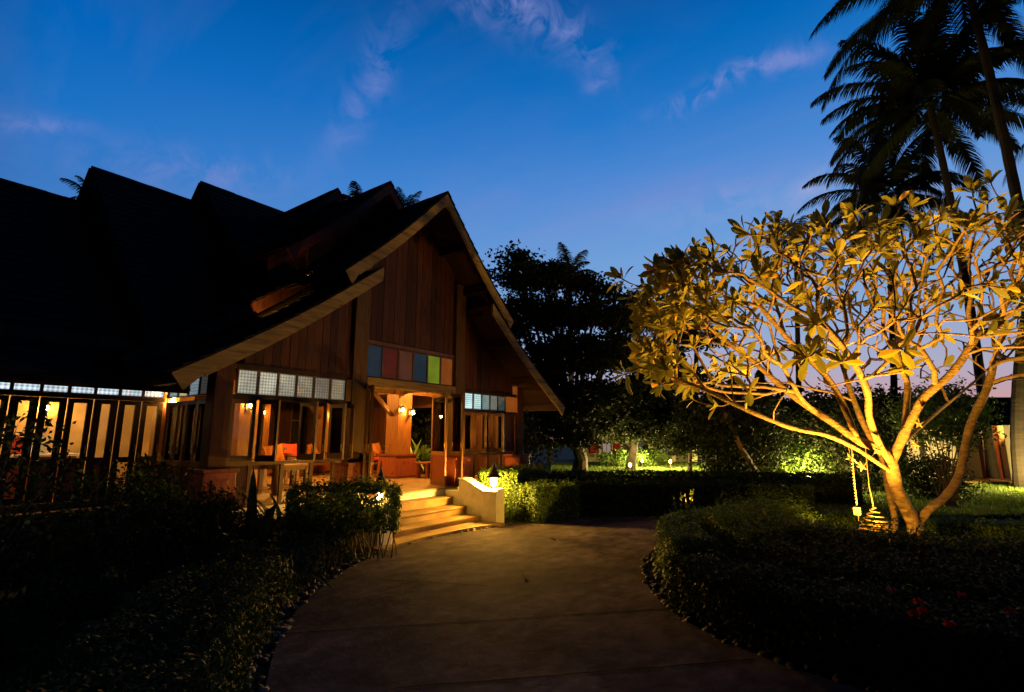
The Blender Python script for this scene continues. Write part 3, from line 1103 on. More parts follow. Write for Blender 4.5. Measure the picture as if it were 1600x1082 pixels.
b.build('ceiling', M['woody'], pv_)
# ceiling downlights added as fill to brighten the hall
for (x, y) in ((XC - .3, 9.6), (XC - 2.7, 9.8), (XC + 2.7, 10.0), (XC, 12.8)):
    f = MB().lathe((x, y, 3.26), [(.07, 0), (.08, .02), (.08, .058)], 12).build('fill_downlight', M['gold'], pv_)
    MB().lathe((x, y, 3.245), [(.05, 0), (.052, .013)], 12).build('bulb', M['lant'], f)
    point('fill_downlight_glow', (x, y, 3.2), 300 if y < 9.7 else 470, YELL if y < 9.7 else AMBER, .05, pv_)


# ------------------------------------------------------------------ wall sconces
def sconce(loc, rz, label, watts=14):
    t = thing('wall_lantern', (0, 0, 0), label, 'wall lamp', 'small lit lanterns on the wooden columns')
    MB().box(-.05, .05, -.015, 0, -.12, .12).build('back_plate', M['iron'], t)
    b = MB()
    b.tube([(0, -.01, .02), (0, -.07, .06), (0, -.12, .05)], .008, 6)
    b.lathe((0, -.12, -.06), [(.05, 0), (.05, .008)], 8)
    for k in range(6):
        a = k * math.pi / 3 + .3
        b.tube([(.045 * math.cos(a), -.12 + .045 * math.sin(a), -.05), (.055 * math.cos(a), -.12 + .055 * math.sin(a), .05)], .004, 5)
    b.lathe((0, -.12, .05), [(.075, 0), (.03, .05), (.006, .09)], 8)
    b.lathe((0, -.12, -.09), [(.004, 0), (.03, .028)], 8)
    b.build('lantern_cage', M['iron'], t)
    MB().sphere((0, -.12, 0), .042, 10, 8, (1, 1, 1.1)).build('bulb', M['bulb'], t, smooth=True)
    t.location = loc
    t.rotation_euler = (0, 0, rz)
    return t


proto = sconce((XC + 1.92, 10.90, 2.48), 0, 'wall lantern glowing on the near face of the big column seen through the open doorway', 16)
cxs = XC - 2.17
spots = [((XC + 2.30, 10.90, 2.42), 0, 'second wall lantern, just right of the first on the big column inside the doorway'),
         ((cxs - .1, 10.92, 2.40), 0, 'wall lantern behind the leftmost glass leaf of the front bay, lighting a board column'),
         ((XC + .06, 14.73, 2.45), 0, 'small wall lantern deep inside the hall, left of the bright folded leaves'),
         ((XC + 2.17, 14.33, 2.42), 0, 'small wall lantern on the far column above the red sofas'),
         ((XC - 3.9, 10.49, 2.36), 0, 'bright wall lantern on the corner column behind the side windows'),
         ((XC - 3.9, 10.49, 2.60), 0, 'upper of the two lanterns on the corner column behind the side windows'),
         ((XC + 3.96, 9.0, 2.3), R_(90), 'wall lantern glowing in the rightmost window of the front')]
for loc, rz, lab in spots:
    copy_tree(proto, loc, lab, rz)


# ------------------------------------------------------------------ furniture in the hall
def sofa(loc, rz, label, n=2):
    t = thing('wooden_sofa', (0, 0, 0), label, 'sofa', 'wooden sofas with red cushions')
    w = .62 * n
    for sx in (-1, 1):
        for y in (-.35, .33):
            MB().box(sx * (w / 2 + .05) - .03, sx * (w / 2 + .05) + .03, y - .03, y + .03, 0, .62).build('leg', M['post'], t)
    b = MB(); b.box(-w / 2 - .02, w / 2 + .02, -.36, .34, .30, .36); b.build('seat', M['post'], t)
    b = MB()
    for sx in (-1, 1):
        x = sx * (w / 2 + .05)
        b.box(x - .045, x + .045, -.40, .38, .622, .66)
        b.box(x - .012, x + .012, -.32, .30, .42, .45)
        for k in range(9): b.box(x - .01, x + .01, -.30 + k * .07, -.285 + k * .07, .452, .62)
    b.build('armrest', M['post'], t)
    b = MB(); b.box(-w / 2 - .02, w / 2 + .02, .30, .34, .78, .85)
    for k in range(int(w / .1)): b.box(-w / 2 + .03 + k * .1, -w / 2 + .055 + k * .1, .31, .33, .365, .778)
    b.build('backrest', M['post'], t)
    t.location = loc; t.rotation_euler = (0, 0, rz)
    return t


def cushion(loc, s, rot, m, label, grp):
    b = MB()
    n = 9
    for side in (0, 1):
        base = len(b.v)
        for i in range(n):
            for j in range(n):
                u, v = i / (n - 1) * 2 - 1, j / (n - 1) * 2 - 1
                th = (1 - u ** 4) * (1 - v ** 4)
                pin = 1 - .08 * (u * u * (1 - v * v) + v * v * (1 - u * u)) * 1.5
                b.v.append((u * s[0] / 2 * pin, v * s[1] / 2 * pin, (1 if side else -1) * s[2] / 2 * (.06 + .94 * th ** .6)))
        for i in range(n - 1):
            for j in range(n - 1):
                q = (base + i * n + j, base + (i + 1) * n + j, base + (i + 1) * n + j + 1, base + i * n + j + 1)
                b.f.append(q if side else q[::-1])
    for i in range(n - 1):
        for (a, c) in ((i, i + 1), (n * (n - 1) + i, n * (n - 1) + i + 1), (i * n, (i + 1) * n), (i * n + n - 1, (i + 1) * n + n - 1)):
            b.f.append((a, c, c + n * n, a + n * n))
    o = b.build('cushion', m, smooth=True)
    o.location = loc; o.rotation_euler = rot
    return tag(o, label, 'cushion', grp)


def place_sofa(x, y, rz, lab, cl, n=2, backc=True):
    sofa((x, y, FZ), rz, lab, n)
    c, s = math.cos(rz), math.sin(rz)
    for i in range(n):
        u = (i - (n - 1) / 2) * .61
        nth = ['left', 'right', 'far'][i]
        cushion((x + c * u - s * -.03, y + s * u + c * -.03, FZ + .425), (.60, .66, .13), (0, 0, rz), M['cushion'], 'flat red seat cushion, %s end of %s' % (nth, cl), 'red sofa cushions')
        if backc:
            u += random.uniform(-.05, .05)
            cushion((x + c * u - s * .22, y + s * u + c * .22, FZ + .70), (.46, .46, .17), (R_(72), R_(random.uniform(-14, 14)), rz), M['cushion'] if i % 2 == 0 else M['cushion2'],
                    'puffy %s back cushion, %s end of %s' % ('red' if i % 2 == 0 else 'orange', nth, cl), 'red sofa cushions')


place_sofa(10.7, 13.0, R_(15), 'slatted wooden sofa piled with red cushions seen left of the big column in the doorway', 'the doorway sofa', 2)
place_sofa(8.7, 13.7, 0, 'wooden sofa with flat red cushions under the far lantern seen through the front bay', 'the far lantern sofa', 2)
place_sofa(6.5, 11.9, R_(-10), 'wooden sofa with puffy red cushions at the left of the front bay', 'the left bay sofa', 2)


def table(loc, w, d, h, label, name='low_table', grp=None, m=None):
    t = thing(name, loc, label, 'table', grp)
    x, y, z = loc
    MB().box(x - w / 2, x + w / 2, y - d / 2, y + d / 2, z + h - .05, z + h).build('table_top', m or M['red'], t, bevel=.006)
    for sx in (-1, 1):
        for sy in (-1, 1):
            MB().box(x + sx * (w / 2 - .08) - .04, x + sx * (w / 2 - .08) + .04, y + sy * (d / 2 - .08) - .04, y + sy * (d / 2 - .08) + .04, z, z + h - .052).build('leg', m or M['red'], t)
    MB().box(x - w / 2 + .06, x + w / 2 - .06, y - d / 2 + .05, y - d / 2 + .075, z + h - .12, z + h - .053).build('apron', m or M['red'], t)
    return t


table((10.5, 10.35, FZ), .9, .5, .42, 'low red wooden table with square legs beside the potted plants in the doorway')
table((5.0, 9.9, FZ), 1.2, .7, .62, 'long wooden table behind the rail of the left bay', 'dining_table', None, M['frame'])
table((6.5, 11.0, FZ), .9, .7, .5, 'wooden coffee table in front of the red sofas', 'coffee_table', None, M['frame'])


def blade(b, base, direction, length, width, droop=.5, seg=6, fold=.25):
    """arching strap leaf"""
    base = Vector(base)
    d = Vector(direction).normalized()
    side_ = d.cross(Vector((0, 0, 1)))
    if side_.length < .05: side_ = Vector((1, 0, 0))
    side_.normalize()
    p = base.copy()
    i0 = len(b.v)
    for i in range(seg + 1):
        t = i / seg
        w = width * (math.sin(math.pi * min(1, t * .92 + .08)) ** .7) * (1 - .25 * t) / 2
        up = side_.cross(d).normalized()
        b.v += [tuple(p - side_ * w + up * w * fold), tuple(p), tuple(p + side_ * w + up * w * fold)]
        p = p + d * (length / seg)
        d = (d + Vector((0, 0, -droop / seg * (1 + t)))).normalized()
    for i in range(seg):
        a = i0 + i * 3
        b.f += [(a, a + 1, a + 4, a + 3), (a + 1, a + 2, a + 5, a + 4)]


def potted(loc, label, n=16, h=.6, r=.15):
    t = thing('potted_plant', loc, label, 'potted plant', 'potted plants in the doorway')
    x, y, z = loc
    MB().lathe(loc, [(r * .62, 0), (r * .9, .2), (r, .24), (r * 1.08, .245), (r * 1.08, .28), (r * .9, .28), (r * .88, .25)], 16).build('pot', M['terracotta'], t, smooth=False)
    b = MB()
    for k in range(n):
        a = random.uniform(0, 6.28); e = random.uniform(.35, 1.3)
        blade(b, (x, y, z + .24), (math.cos(a) * math.cos(e), math.sin(a) * math.cos(e), math.sin(e)), random.uniform(.6, 1) * h, .09 * h / .6, random.uniform(.5, 1.3))
    b.build('foliage', M['potplant'], t)


potted((10.75, 11.45, FZ), 'round terracotta pot with arching green leaves beside the column base', 34, .95)
potted((11.25, 11.6, FZ), 'potted plant with long green leaves behind the low red table', 34, 1.1)
potted((11.0, 12.3, FZ), 'tall potted plant standing behind the two terracotta pots', 22, 1.0)

# ------------------------------------------------------------------ left wing
wg = thing('tiled_hall_wing', (0, 10.45, 0), 'long dark tile-roofed hall with three stepped ridges left of the pavilion', 'hall')
YW = 10.45
wt = pattern_glass('wing_glass', (.6, .65, .7), 1.25, (0.74, 0.90, 1.0), 24)
n = 14
x1 = 3.78; wpan = .335
pane_row(x1 - wpan * n, x1, 2.42, 2.74, YW, n, [wt], wg)
MB().box(x1 - wpan * n, x1, YW - .05, YW + .05, 2.36, 2.417).build('transom_rail', M['dark'], wg)
MB().box(x1 - wpan * n, x1, YW - .05, YW + .05, 2.743, 2.82).build('head_rail', M['dark'], wg)
MB().box(x1 - wpan * n, x1, YW - .06, YW + .06, FZ - .002, .76).build('sill', M['frame'], wg)
for i in range(n):
    leaf_door(x1 - wpan * (i + 1) + .01, YW + .005, R_(0), wpan - .02, .765, 2.355, solid=(i not in (1, 5, 9)), parent=wg, m=M['dark'], st_=.072 + .012 * (i % 3))
b = MB(); b.box(-5, x1, YW + .5, 19, FZ - .03, FZ); b.build('floor', M['stone'], wg)
b = MB(); b.box(-5, x1 - .1, YW - .25, YW + .49, 0, FZ - .032); b.build('foundation', M['dark'], wg)
b = MB(); b.box(-5, x1 + .9, 13.2, 13.3, FZ, 2.9); b.build('inner_wall', mat('ochre_wall', (.62, .42, .18), .8, scale=4, var=.2), wg)
b = MB(); b.box(-5, x1 - .3, YW + .2, 13.19, 2.9, 2.95); b.build('ceiling', M['frame'], wg)
b = MB(); b.box(-5.1, -5, YW, 19, 0, 3); b.build('end_wall', M['wood'], wg)
b = MB()
for i in range(int(8.6 / .22)):
    b.box(-5 + i * .22, -5 + i * .22 + .212, YW - .02, YW, 2.825, 3.4)
b.build('upper_wall', M['wood'], wg)
RY = 15.4


def wing_roof(x0, x1_, zr, ze, ye=9.55, rake=True):
    b = MB()
    h1 = RY - ye
    pts = [(h1 * i / 30, zr + (ze - zr) * i / 30 - .16 * math.sin(math.pi * i / 30)) for i in range(31)]
    for sgn in (-1, 1):
        slope_tiles(b, sgn, pts if sgn < 0 else pts[::1], x0, x1_, .24, RY, 'x')
    for k in range(int((x1_ - x0) / .32)):
        a = x0 + k * .32
        b.prism([(RY - .14, zr - .1), (RY - .12, zr - .03), (RY, zr + .06 + random.uniform(0, .012)), (RY + .12, zr - .03), (RY + .14, zr - .1), (RY, zr + .01)], a, a + .33, 'x')
    b.build('roof', M['tile'], wg)
    b = MB()
    for sgn in (-1, 1):
        poly = [(RY + sgn * h, z - .012) for h, z in pts[::5]] + [(RY + sgn * h, z - .06) for h, z in pts[::5]][::-1]
        b.prism(poly, x0 + .01, x1_, 'x')
    b.build('soffit', M['dark'], wg)
    if rake:
        for sgn in (-1, 1):
            poly = [(RY + sgn * h, z - .004) for h, z in pts[::3]] + [(RY + sgn * h, z - .26) for h, z in pts[::3]][::-1]
            MB().prism(poly, x0 - .045, x0, 'x').build('bargeboard', M['tile'], wg)
        b = MB()
        for k in range(int(2 * h1 / .22)):
            y = RY - h1 + k * .22
            h = abs(y + .11 - RY) + .12
            if h > h1 - .4: continue
            z = zr + (ze - zr) * h / h1 - .16 * math.sin(math.pi * h / h1) - .05
            b.box(x0 + .5, x0 + .53, y + .003, y + .217, 3.4, z)
        b.build('gable_wall', M['wood'], wg)


wing_roof(-6.0, 4.2, 7.36, 2.53, rake=False)
wing_roof(3.37, 6.6, 8.34, 3.0)
wing_roof(5.84, 10.2, 9.0, 3.6)
for x, w_ in ((3.2, 50), (2.0, 55), (0.4, 60), (-1.5, 60)):  # fill lamps added to brighten the room behind the hall windows
    f = MB().lathe((x, 12.0, 2.83), [(.07, 0), (.08, .02), (.08, .065)], 12).build('fill_downlight', M['gold'], wg)
    MB().lathe((x, 12.0, 2.815), [(.05, 0), (.052, .013)], 12).build('bulb', M['lant'], f)
    point('fill_downlight_glow', (x, 12.0, 2.75), w_, (1.0, .6, .2), .05, wg)
copy_tree(proto, (2.75, 13.19, 2.3), 'wall lantern on the ochre wall seen through the hall windows', 0)
MB_ = MB()
counter = thing('counter', (2.3, 12.4, FZ), 'low counter with papers standing behind the hall windows', 'counter')
MB().box(1.6, 3.1, 12.2, 12.7, FZ, FZ + .75).build('cabinet', M['red'], counter, bevel=.01)
MB().box(1.55, 3.15, 12.15, 12.75, FZ + .752, FZ + .80).build('counter_top', M['white'], counter, bevel=.008)
for k, (x, c) in enumerate(((1.75, M['white']), (2.1, M['cushion']), (2.45, M['white']))):
    tag(MB().box(x, x + .24, 12.25, 12.28, FZ + .802, FZ + 1.1).build('leaflet_holder', c), ['white leaflet card standing at the left end of the hall counter', 'red leaflet card standing on the hall counter', 'white leaflet card standing mid counter beside the red one'][k], 'leaflet', 'cards on the hall counter')

#__VEG__

rl = thing('added_roof_lamp', (4.5, 8.95, 3.80), 'small lamp added between the stepped roofs to light one bargeboard', 'added roof lamp')  # invented lamp, added so one board of the second gable is lit
MB().tube([(4.5, 8.95, 3.6), (4.5, 8.95, 3.86)], .012, 6).build('bracket', M['iron'], rl)
MB().tube([(4.47, 8.92, 3.87), (4.53, 8.98, 3.93)], [.03, .04], 10, True).build('housing', M['iron'], rl)
spot('added_roof_light', (4.56, 9.0, 3.95), (5.2, 9.41, 4.45), 42, AMBER, 80, .4, .02, rl)
rl = thing('added_roof_lamp', (5.45, 9.0, 4.75), 'upper small lamp added between the stepped roofs to light a board tip', 'added roof lamp')  # another invented lamp, added to light the upper board's tip
MB().tube([(5.45, 9.0, 4.5), (5.45, 9.0, 4.80)], .012, 6).build('bracket', M['iron'], rl)
MB().tube([(5.42, 8.97, 4.81), (5.48, 9.03, 4.87)], [.03, .04], 10, True).build('housing', M['iron'], rl)
spot('added_roof_light', (5.52, 9.05, 4.90), (5.75, 9.41, 5.3), 12, AMBER, 55, .4, .02, rl)
# ------------------------------------------------------------------ vegetation tools
def rand_unit(n):
    v = rng.normal(size=(n, 3))
    return v / np.linalg.norm(v, axis=1, keepdims=True)


def leaf_mesh(name, C, size, m, parent=None, normal=None, nb=0.0, aspect=.5, jitter=.35, sixes=False):
    """one small pointed leaf per centre; normal = preferred facing"""
    C = np.asarray(C)
    n = len(C)
    N_ = rand_unit(n)
    if normal is not None:
        N_ = N_ * (1 - nb) + normal * nb * 1.6
        N_ /= np.linalg.norm(N_, axis=1, keepdims=True) + 1e-9
    A = np.cross(N_, rand_unit(n)); A /= np.linalg.norm(A, axis=1, keepdims=True) + 1e-9
    B = np.cross(N_, A)
    s = (np.asarray(size) * (1 + jitter * (rng.random(n) * 2 - 1)))[:, None] if np.ndim(size) == 0 else np.asarray(size)[:, None]
    w = s * aspect
    tip = C + A * s * .5 - N_ * s * .12
    base_ = C - A * s * .5 - N_ * s * .06
    if not sixes:
        V = np.stack([base_, C + B * w * .5 + A * s * .05, tip, C - B * w * .5 + A * s * .05], 1).reshape(-1, 3)
        F = np.arange(4 * n).reshape(n, 4)
    else:
        V = np.stack([base_, C + B * w * .5 - A * s * .1, C + B * w * .42 + A * s * .25, tip, C - B * w * .42 + A * s * .25, C - B * w * .5 - A * s * .1], 1).reshape(-1, 3)
        F = np.arange(6 * n).reshape(n, 6)
    return mesh_obj(name, V, F, m, parent)


def path_frame(path, n):
    P_ = np.array([tuple(p) for p in path])
    seg = np.linalg.norm(np.diff(P_, axis=0), axis=1)
    cum = np.concatenate([[0], np.cumsum(seg)])
    s = rng.random(n) * cum[-1]
    i = np.clip(np.searchsorted(cum, s) - 1, 0, len(seg) - 1)
    t = (s - cum[i]) / seg[i]
    p = P_[i] * (1 - t)[:, None] + P_[i + 1] * t[:, None]
    d = (P_[i + 1] - P_[i]) / seg[i][:, None]
    nr = np.stack([-d[:, 1], d[:, 0], np.zeros(n)], 1)
    return p, d, nr, s, cum[-1]


def fastnoise(p, f=1.0):
    x, y, z = (p * f).T
    return (np.sin(x * 1.7 + 1.3 * np.sin(y * 1.1)) + np.sin(y * 2.3 + 1.7 * np.sin(z * 1.9 + x)) + np.sin(z * 2.9 + 1.1 * np.sin(x * 2.1 + y * .7))) / 3


def hedge(name, path, width, height, n, label, cat='hedge', group=None, lsize=.045, m='leaf', core=True, z0=0.0, low=0.0, shag=.04, hfun=None, aspect=.5, name_part='foliage', gap=None):
    c0 = path[len(path) // 2]
    t = thing(name, (c0[0], c0[1], 0), label, cat, group)
    p, d, nr, s, tot = path_frame(path, n)
    per = width + 2 * (height - low)
    u = rng.random(n) * per
    top = u < width
    left = (u >= width) & (u < width + height - low)
    off = np.where(top, u - width / 2, np.where(left, -width / 2, width / 2))
    z = np.where(top, height, np.where(left, height - (u - width), height - (u - width - (height - low))))
    hz = np.ones(n) * 1.0
    if hfun is not None:
        hz = hfun(s / tot)
    # rounded shoulders
    ed = np.minimum(np.abs(np.abs(off) - width / 2), 1) ; 
    nrm = np.where(top[:, None], np.array([0, 0, 1.0])[None], np.where(left[:, None], -nr, nr))
    q = p + nr * off[:, None]
    q[:, 2] = z0 + z * hz
    bump = fastnoise(q, 3.0) * .05 + fastnoise(q, 11.0) * .03
    depth = -rng.exponential(.045, n) + rng.exponential(.02, n) * (shag / .04)
    q = q + nrm * (bump + depth)[:, None]
    # ends
    k = rng.random(n) < width / tot * .5
    q[:, 2] = np.maximum(q[:, 2], .02 + rng.random(n) * .03)
    if gap is not None:
        kk = fastnoise(q, 4.0) + .6 * fastnoise(q, 9.0) > gap
        q, nrm = q[kk], nrm[kk]
    leaf_mesh(name_part, q, lsize, M[m], t, nrm, .45, aspect)
    # end caps
    for e, sg in ((0, -1), (-1, 1)):
        pe = Vector(path[e]); de = (Vector(path[1]) - Vector(path[0])) if e == 0 else (Vector(path[-1]) - Vector(path[-2]))
        de.normalize(); ne = Vector((-de.y, de.x, 0))
        hz_ = float(hfun(np.array([0.0 if e == 0 else 1.0]))[0]) if hfun is not None else 1.0
        nn = int(n * width * height / (per * tot)) + 20
        q = np.array([tuple(pe + de * sg * (random.gauss(0, .03)) + ne * random.uniform(-width / 2, width / 2) + Vector((0, 0, z0 + low * hz_ + random.random() * (height * hz_ - low)))) for _ in range(nn)])
        leaf_mesh(name_part, q, lsize, M[m], t, np.tile(np.array(de * sg), (nn, 1)), .45, aspect)
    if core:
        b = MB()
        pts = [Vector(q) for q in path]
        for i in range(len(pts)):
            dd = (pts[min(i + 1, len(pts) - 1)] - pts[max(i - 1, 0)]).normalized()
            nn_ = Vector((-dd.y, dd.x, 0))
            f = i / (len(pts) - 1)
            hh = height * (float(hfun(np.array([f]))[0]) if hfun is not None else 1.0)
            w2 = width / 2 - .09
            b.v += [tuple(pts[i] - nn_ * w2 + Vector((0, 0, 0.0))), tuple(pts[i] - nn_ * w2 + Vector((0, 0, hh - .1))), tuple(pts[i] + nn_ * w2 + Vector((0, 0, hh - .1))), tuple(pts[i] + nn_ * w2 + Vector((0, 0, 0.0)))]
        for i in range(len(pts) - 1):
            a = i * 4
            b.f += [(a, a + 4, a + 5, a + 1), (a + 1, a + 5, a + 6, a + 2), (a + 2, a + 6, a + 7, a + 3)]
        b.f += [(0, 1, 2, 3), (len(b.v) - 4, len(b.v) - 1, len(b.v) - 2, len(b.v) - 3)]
        b.build('branches', M['core'], t)  # solid dark core standing in for the shade between the twigs
    return t


def sprigs(parent, pts, h=.16, m='leaf', n=9, ls=.04):
    """loose young shoots standing above the clipped top"""
    b = MB(); C = []; prev = None
    for p in pts:
        p = Vector(p)
        d = Vector((random.gauss(0, .25), random.gauss(0, .25), 1)).normalized()
        hh = h * random.uniform(.5, 1.3)
        if prev is not None: b.tube([prev - Vector((0, 0, .12)), p - Vector((0, 0, .1))], .002, 4, False)
        prev = p
        b.tube([p - Vector((0, 0, .1)), p + d * hh * .5, p + d * hh], [.003, .0025, .0015], 4, False)
        for k in range(n):
            C.append(tuple(p + d * hh * (k + 1) / n + Vector((random.gauss(0, .012), random.gauss(0, .012), 0))))
    b.build('shoot', M['stem'], parent)
    leaf_mesh('foliage', np.array(C), ls, M[m], parent)


def bush(name, c, r, n, label, cat='shrub', group=None, lsize=.06, m='leaf', stems=8, clumps=40, aspect=.45, flat=1.0, parent=None, zlow=0.25, crad=.32, shell=.6):
    """loose rounded shrub: stems from the foot, leaf clumps with gaps"""
    t = thing(name, (c[0], c[1], 0), label, cat, group)
    rx, ry, rz = r
    cc = np.array([c[0], c[1], c[2]])
    K = rand_unit(clumps) * (shell + (1 - shell) * rng.random((clumps, 1)))
    K = K * np.array([rx, ry, rz]) + cc
    K = K[K[:, 2] > zlow * .6]
    idx = rng.integers(0, len(K), n)
    sp_ = crad * min(rx, ry, rz)
    q = K[idx] + rng.normal(size=(n, 3)) * sp_ * np.array([1, 1, .75 * flat])
    q = q[q[:, 2] > .04]
    nn = (q - cc) / (np.linalg.norm(q - cc, axis=1, keepdims=True) + 1e-6)
    leaf_mesh('foliage', q, lsize, M[m], t, nn, .3, aspect)
    b = MB()
    for k in range(min(stems * 3, len(K))):
        f = Vector((c[0] + random.gauss(0, .12 * rx), c[1] + random.gauss(0, .12 * ry), 0))
        e = Vector(K[k])
        mid = f.lerp(e, .5) + Vector((0, 0, .12 * rz))
        b.tube([f, f.lerp(mid, .6), mid, e], [.014, .012, .009, .004], 5, False)
    b.build('stem', M['stem'], t)
    return t


# ------------------------------------------------------------------ big trees: trunk, limbs, lobed crown
def big_tree(name, base, lobes, nleaf, label, group=None, trunk_r=.28, lsize=.22, m='leaf_dark', bark='darkbark', clump=.55, cat='tree', lean=(0, 0), aspect=.6, fork=.35, gap=-.12):
    base = Vector(base)
    t = thing(name, base, label, cat, group)
    top = Vector(max(lobes, key=lambda l: l[0][2])[0])
    cen = sum((Vector(l[0]) for l in lobes), Vector()) / len(lobes)
    fk = base.lerp(Vector((cen.x, cen.y, cen.z)), fork) + Vector((lean[0], lean[1], 0))
    b = MB()
    pts = [base, base.lerp(fk, .35) + Vector((random.gauss(0, .1), random.gauss(0, .1), 0)), base.lerp(fk, .7), fk]
    b.tube(pts, [trunk_r * 1.35, trunk_r, trunk_r * .85, trunk_r * .75], 10)
    allp = []
    for (c, r) in lobes:
        c = Vector(c)
        mid = fk.lerp(c, .5) + Vector((random.gauss(0, .3), random.gauss(0, .3), -.2))
        b.tube([fk, fk.lerp(mid, .5), mid, mid.lerp(c, .6), c], [trunk_r * .5, trunk_r * .42, trunk_r * .3, trunk_r * .2, trunk_r * .1], 7, False)
        vol = r[0] * r[1] * r[2]
        nk = max(8, int(26 * vol ** .55))
        K = rand_unit(nk) * rng.random((nk, 1)) ** .4 * np.array(r) + np.array(c)
        for q in K[:max(8, nk // 2)]:
            q = Vector(q); mm = c.lerp(q, .5) + Vector((0, 0, .1))
            b.tube([c.lerp(mid, .3), mm, q], [trunk_r * .1, trunk_r * .07, .012], 5, False)
        allp.append((K, vol))
    b.build('trunk', M[bark], t)
    tv = sum(v ** .7 for _, v in allp)
    Q = []
    for K, v in allp:
        nn = int(nleaf * v ** .7 / tv)
        idx = rng.integers(0, len(K), nn)
        Q.append(K[idx] + rng.normal(size=(nn, 3)) * clump * np.array([1, 1, .42]))
    Q = np.concatenate(Q)
    Q = Q[fastnoise(Q, 1.9) + .5 * fastnoise(Q, 5.0) > gap]
    up = np.tile(np.array([0, 0, 1.0]), (len(Q), 1))
    leaf_mesh('crown', Q, lsize, M[m], t, up, .25, aspect)
    return t


# ------------------------------------------------------------------ palms
def frond_mesh(b, base, d0, length, droop, nl=44, ll=.55, lw=.035, stemr=.02):
    p = Vector(base); d = Vector(d0).normalized()
    seg = 12
    pts = [p.copy()]; ds = [d.copy()]
    for i in range(seg):
        p = p + d * (length / seg)
        d = (d + Vector((0, 0, -droop / seg * (.4 + 1.6 * i / seg)))).normalized()
        pts.append(p.copy()); ds.append(d.copy())
    b.tube(pts, [stemr * (1 - .85 * i / seg) for i in range(seg + 1)], 5, False)
    for k in range(nl):
        f = .12 + .88 * (k + .5) / nl
        x = f * seg
        i = min(int(x), seg - 1)
        q = pts[i].lerp(pts[i + 1], x - i)
        dd = ds[i]
        side_ = dd.cross(Vector((0, 0, 1)))
        if side_.length < .05: side_ = Vector((1, 0, 0))
        side_.normalize()
        l = ll * math.sin(math.pi * (f * .83 + .13)) ** .6 * random.uniform(.85, 1.1)
        for sg in (-1, 1):
            if random.random() < .05: continue
            ld = (side_ * sg * 1.0 + dd * (.45 + .7 * f) + Vector((0, 0, -.35 - random.uniform(0, .35)))).normalized()
            w_ = dd * lw * .5
            m1 = q + ld * l * .5
            tip = m1 + (ld + Vector((0, 0, -.55 - random.random() * .5))).normalized() * l * .5
            i0 = len(b.v)
            b.v += [tuple(q - w_), tuple(q + w_), tuple(m1 + w_ * .9), tuple(m1 - w_ * .9), tuple(tip)]
            b.f += [(i0, i0 + 1, i0 + 2, i0 + 3), (i0 + 3, i0 + 2, i0 + 4)]


def palm(base, mid, top, label, nf=22, fl=3.2, tr=.2, group='coconut palms', drop=1.3, nl=44, ll=.6, lw=.04, phase=0, trunk=True, emin=-.5, emax=1.35, dirs=None):
    base, mid, top = Vector(base), Vector(mid), Vector(top)
    t = thing('palm_tree', base, label, 'palm tree', group)
    b = MB()
    n = 40
    pts = []; rr = []
    for i in range(n + 1):
        f = i / n
        p = base * (1 - f) ** 2 + mid * 2 * f * (1 - f) + top * f * f
        pts.append(p); rr.append(tr * (1.25 - .45 * f + .3 * max(0, .06 - f) / .06) * (1 + .05 * (i % 2)))
    b.tube(pts, rr, 10)
    b.build('trunk', M['palmbark'], t)
    b = MB()
    for k in range(7):
        a = k * .9
        b.sphere(top + Vector((.22 * math.cos(a), .22 * math.sin(a), -.15 + .05 * (k % 2))), .12, 8, 6)
    b.build('coconuts', M['bladed'], t, smooth=True)
    for k in range(nf):
        a = phase + k * 2.399
        e = emax - (emax - emin) * (k + .5) / nf
        if dirs and k < len(dirs): a, e = dirs[k]
        d = (math.cos(a) * math.cos(e), math.sin(a) * math.cos(e), math.sin(e))
        b = MB()
        frond_mesh(b, top, d, fl * random.uniform(.85, 1.1), drop * random.uniform(.8, 1.2), nl, ll, lw)
        b.build('frond', M['palm'], t)
    return t


# ------------------------------------------------------------------ the frangipani
FB = G(1425, 876); FB.z = 0
frg = thing('frangipani_tree', FB, 'wide spreading frangipani tree lit golden from below on the round planted island', 'tree')


class Skel:
    def __init__(s): s.p = []; s.par = []; s.len = []; s.rad = []

    def add(s, p, par):
        s.p.append(Vector(p)); s.par.append(par)
        s.len.append(0 if par < 0 else s.len[par] + (s.p[par] - s.p[-1]).length)
        return len(s.p) - 1

    def chain(s, pts, par=-1):
        out = []
        c = catmull([s.p[par]] + pts, 5)[1:] if par >= 0 else catmull(pts, 5)
        for p in c:
            par = s.add(p, par); out.append(par)
        return out


sk = Skel()
D = 7.9
r0 = sk.chain([FB + Vector((0, 0, -.1)), P(1432, 845, D), P(1425, 812, D), P(1402, 768, D + .05), P(1393, 725, D)])
main = r0[-1]
t2 = sk.chain([P(1450, 798, D), P(1478, 775, D + .1), P(1498, 745, D + .2), P(1506, 710, D + .3), P(1518, 660, D + .4), P(1545, 600, D + .4), P(1560, 530, D + .3)], r0[8])
t3r = sk.chain([FB + (P(1398, 860, 8.3) - P(1425, 860, 8.3)) + FW * .2 + Vector((0, 0, -.1)), P(1398, 820, D + .3), P(1388, 765, D + .35), P(1378, 715, D + .5), P(1350, 665, D + .8), P(1325, 600, D + 1.2), P(1300, 520, D + 1.6)])
low = sk.chain([P(1372, 724, D - .1), P(1335, 700, D - .3), P(1290, 680, D - .5), P(1235, 668, D - .6), P(1165, 640, D - .7), P(1090, 605, D - .6), P(1015, 578, D - .4)], r0[-3])
l2 = sk.chain([P(1378, 704, D), P(1340, 688, D + .1), P(1300, 660, D + .3), P(1240, 620, D + .6), P(1170, 560, D + .9), P(1090, 500, D + 1.1)], main)
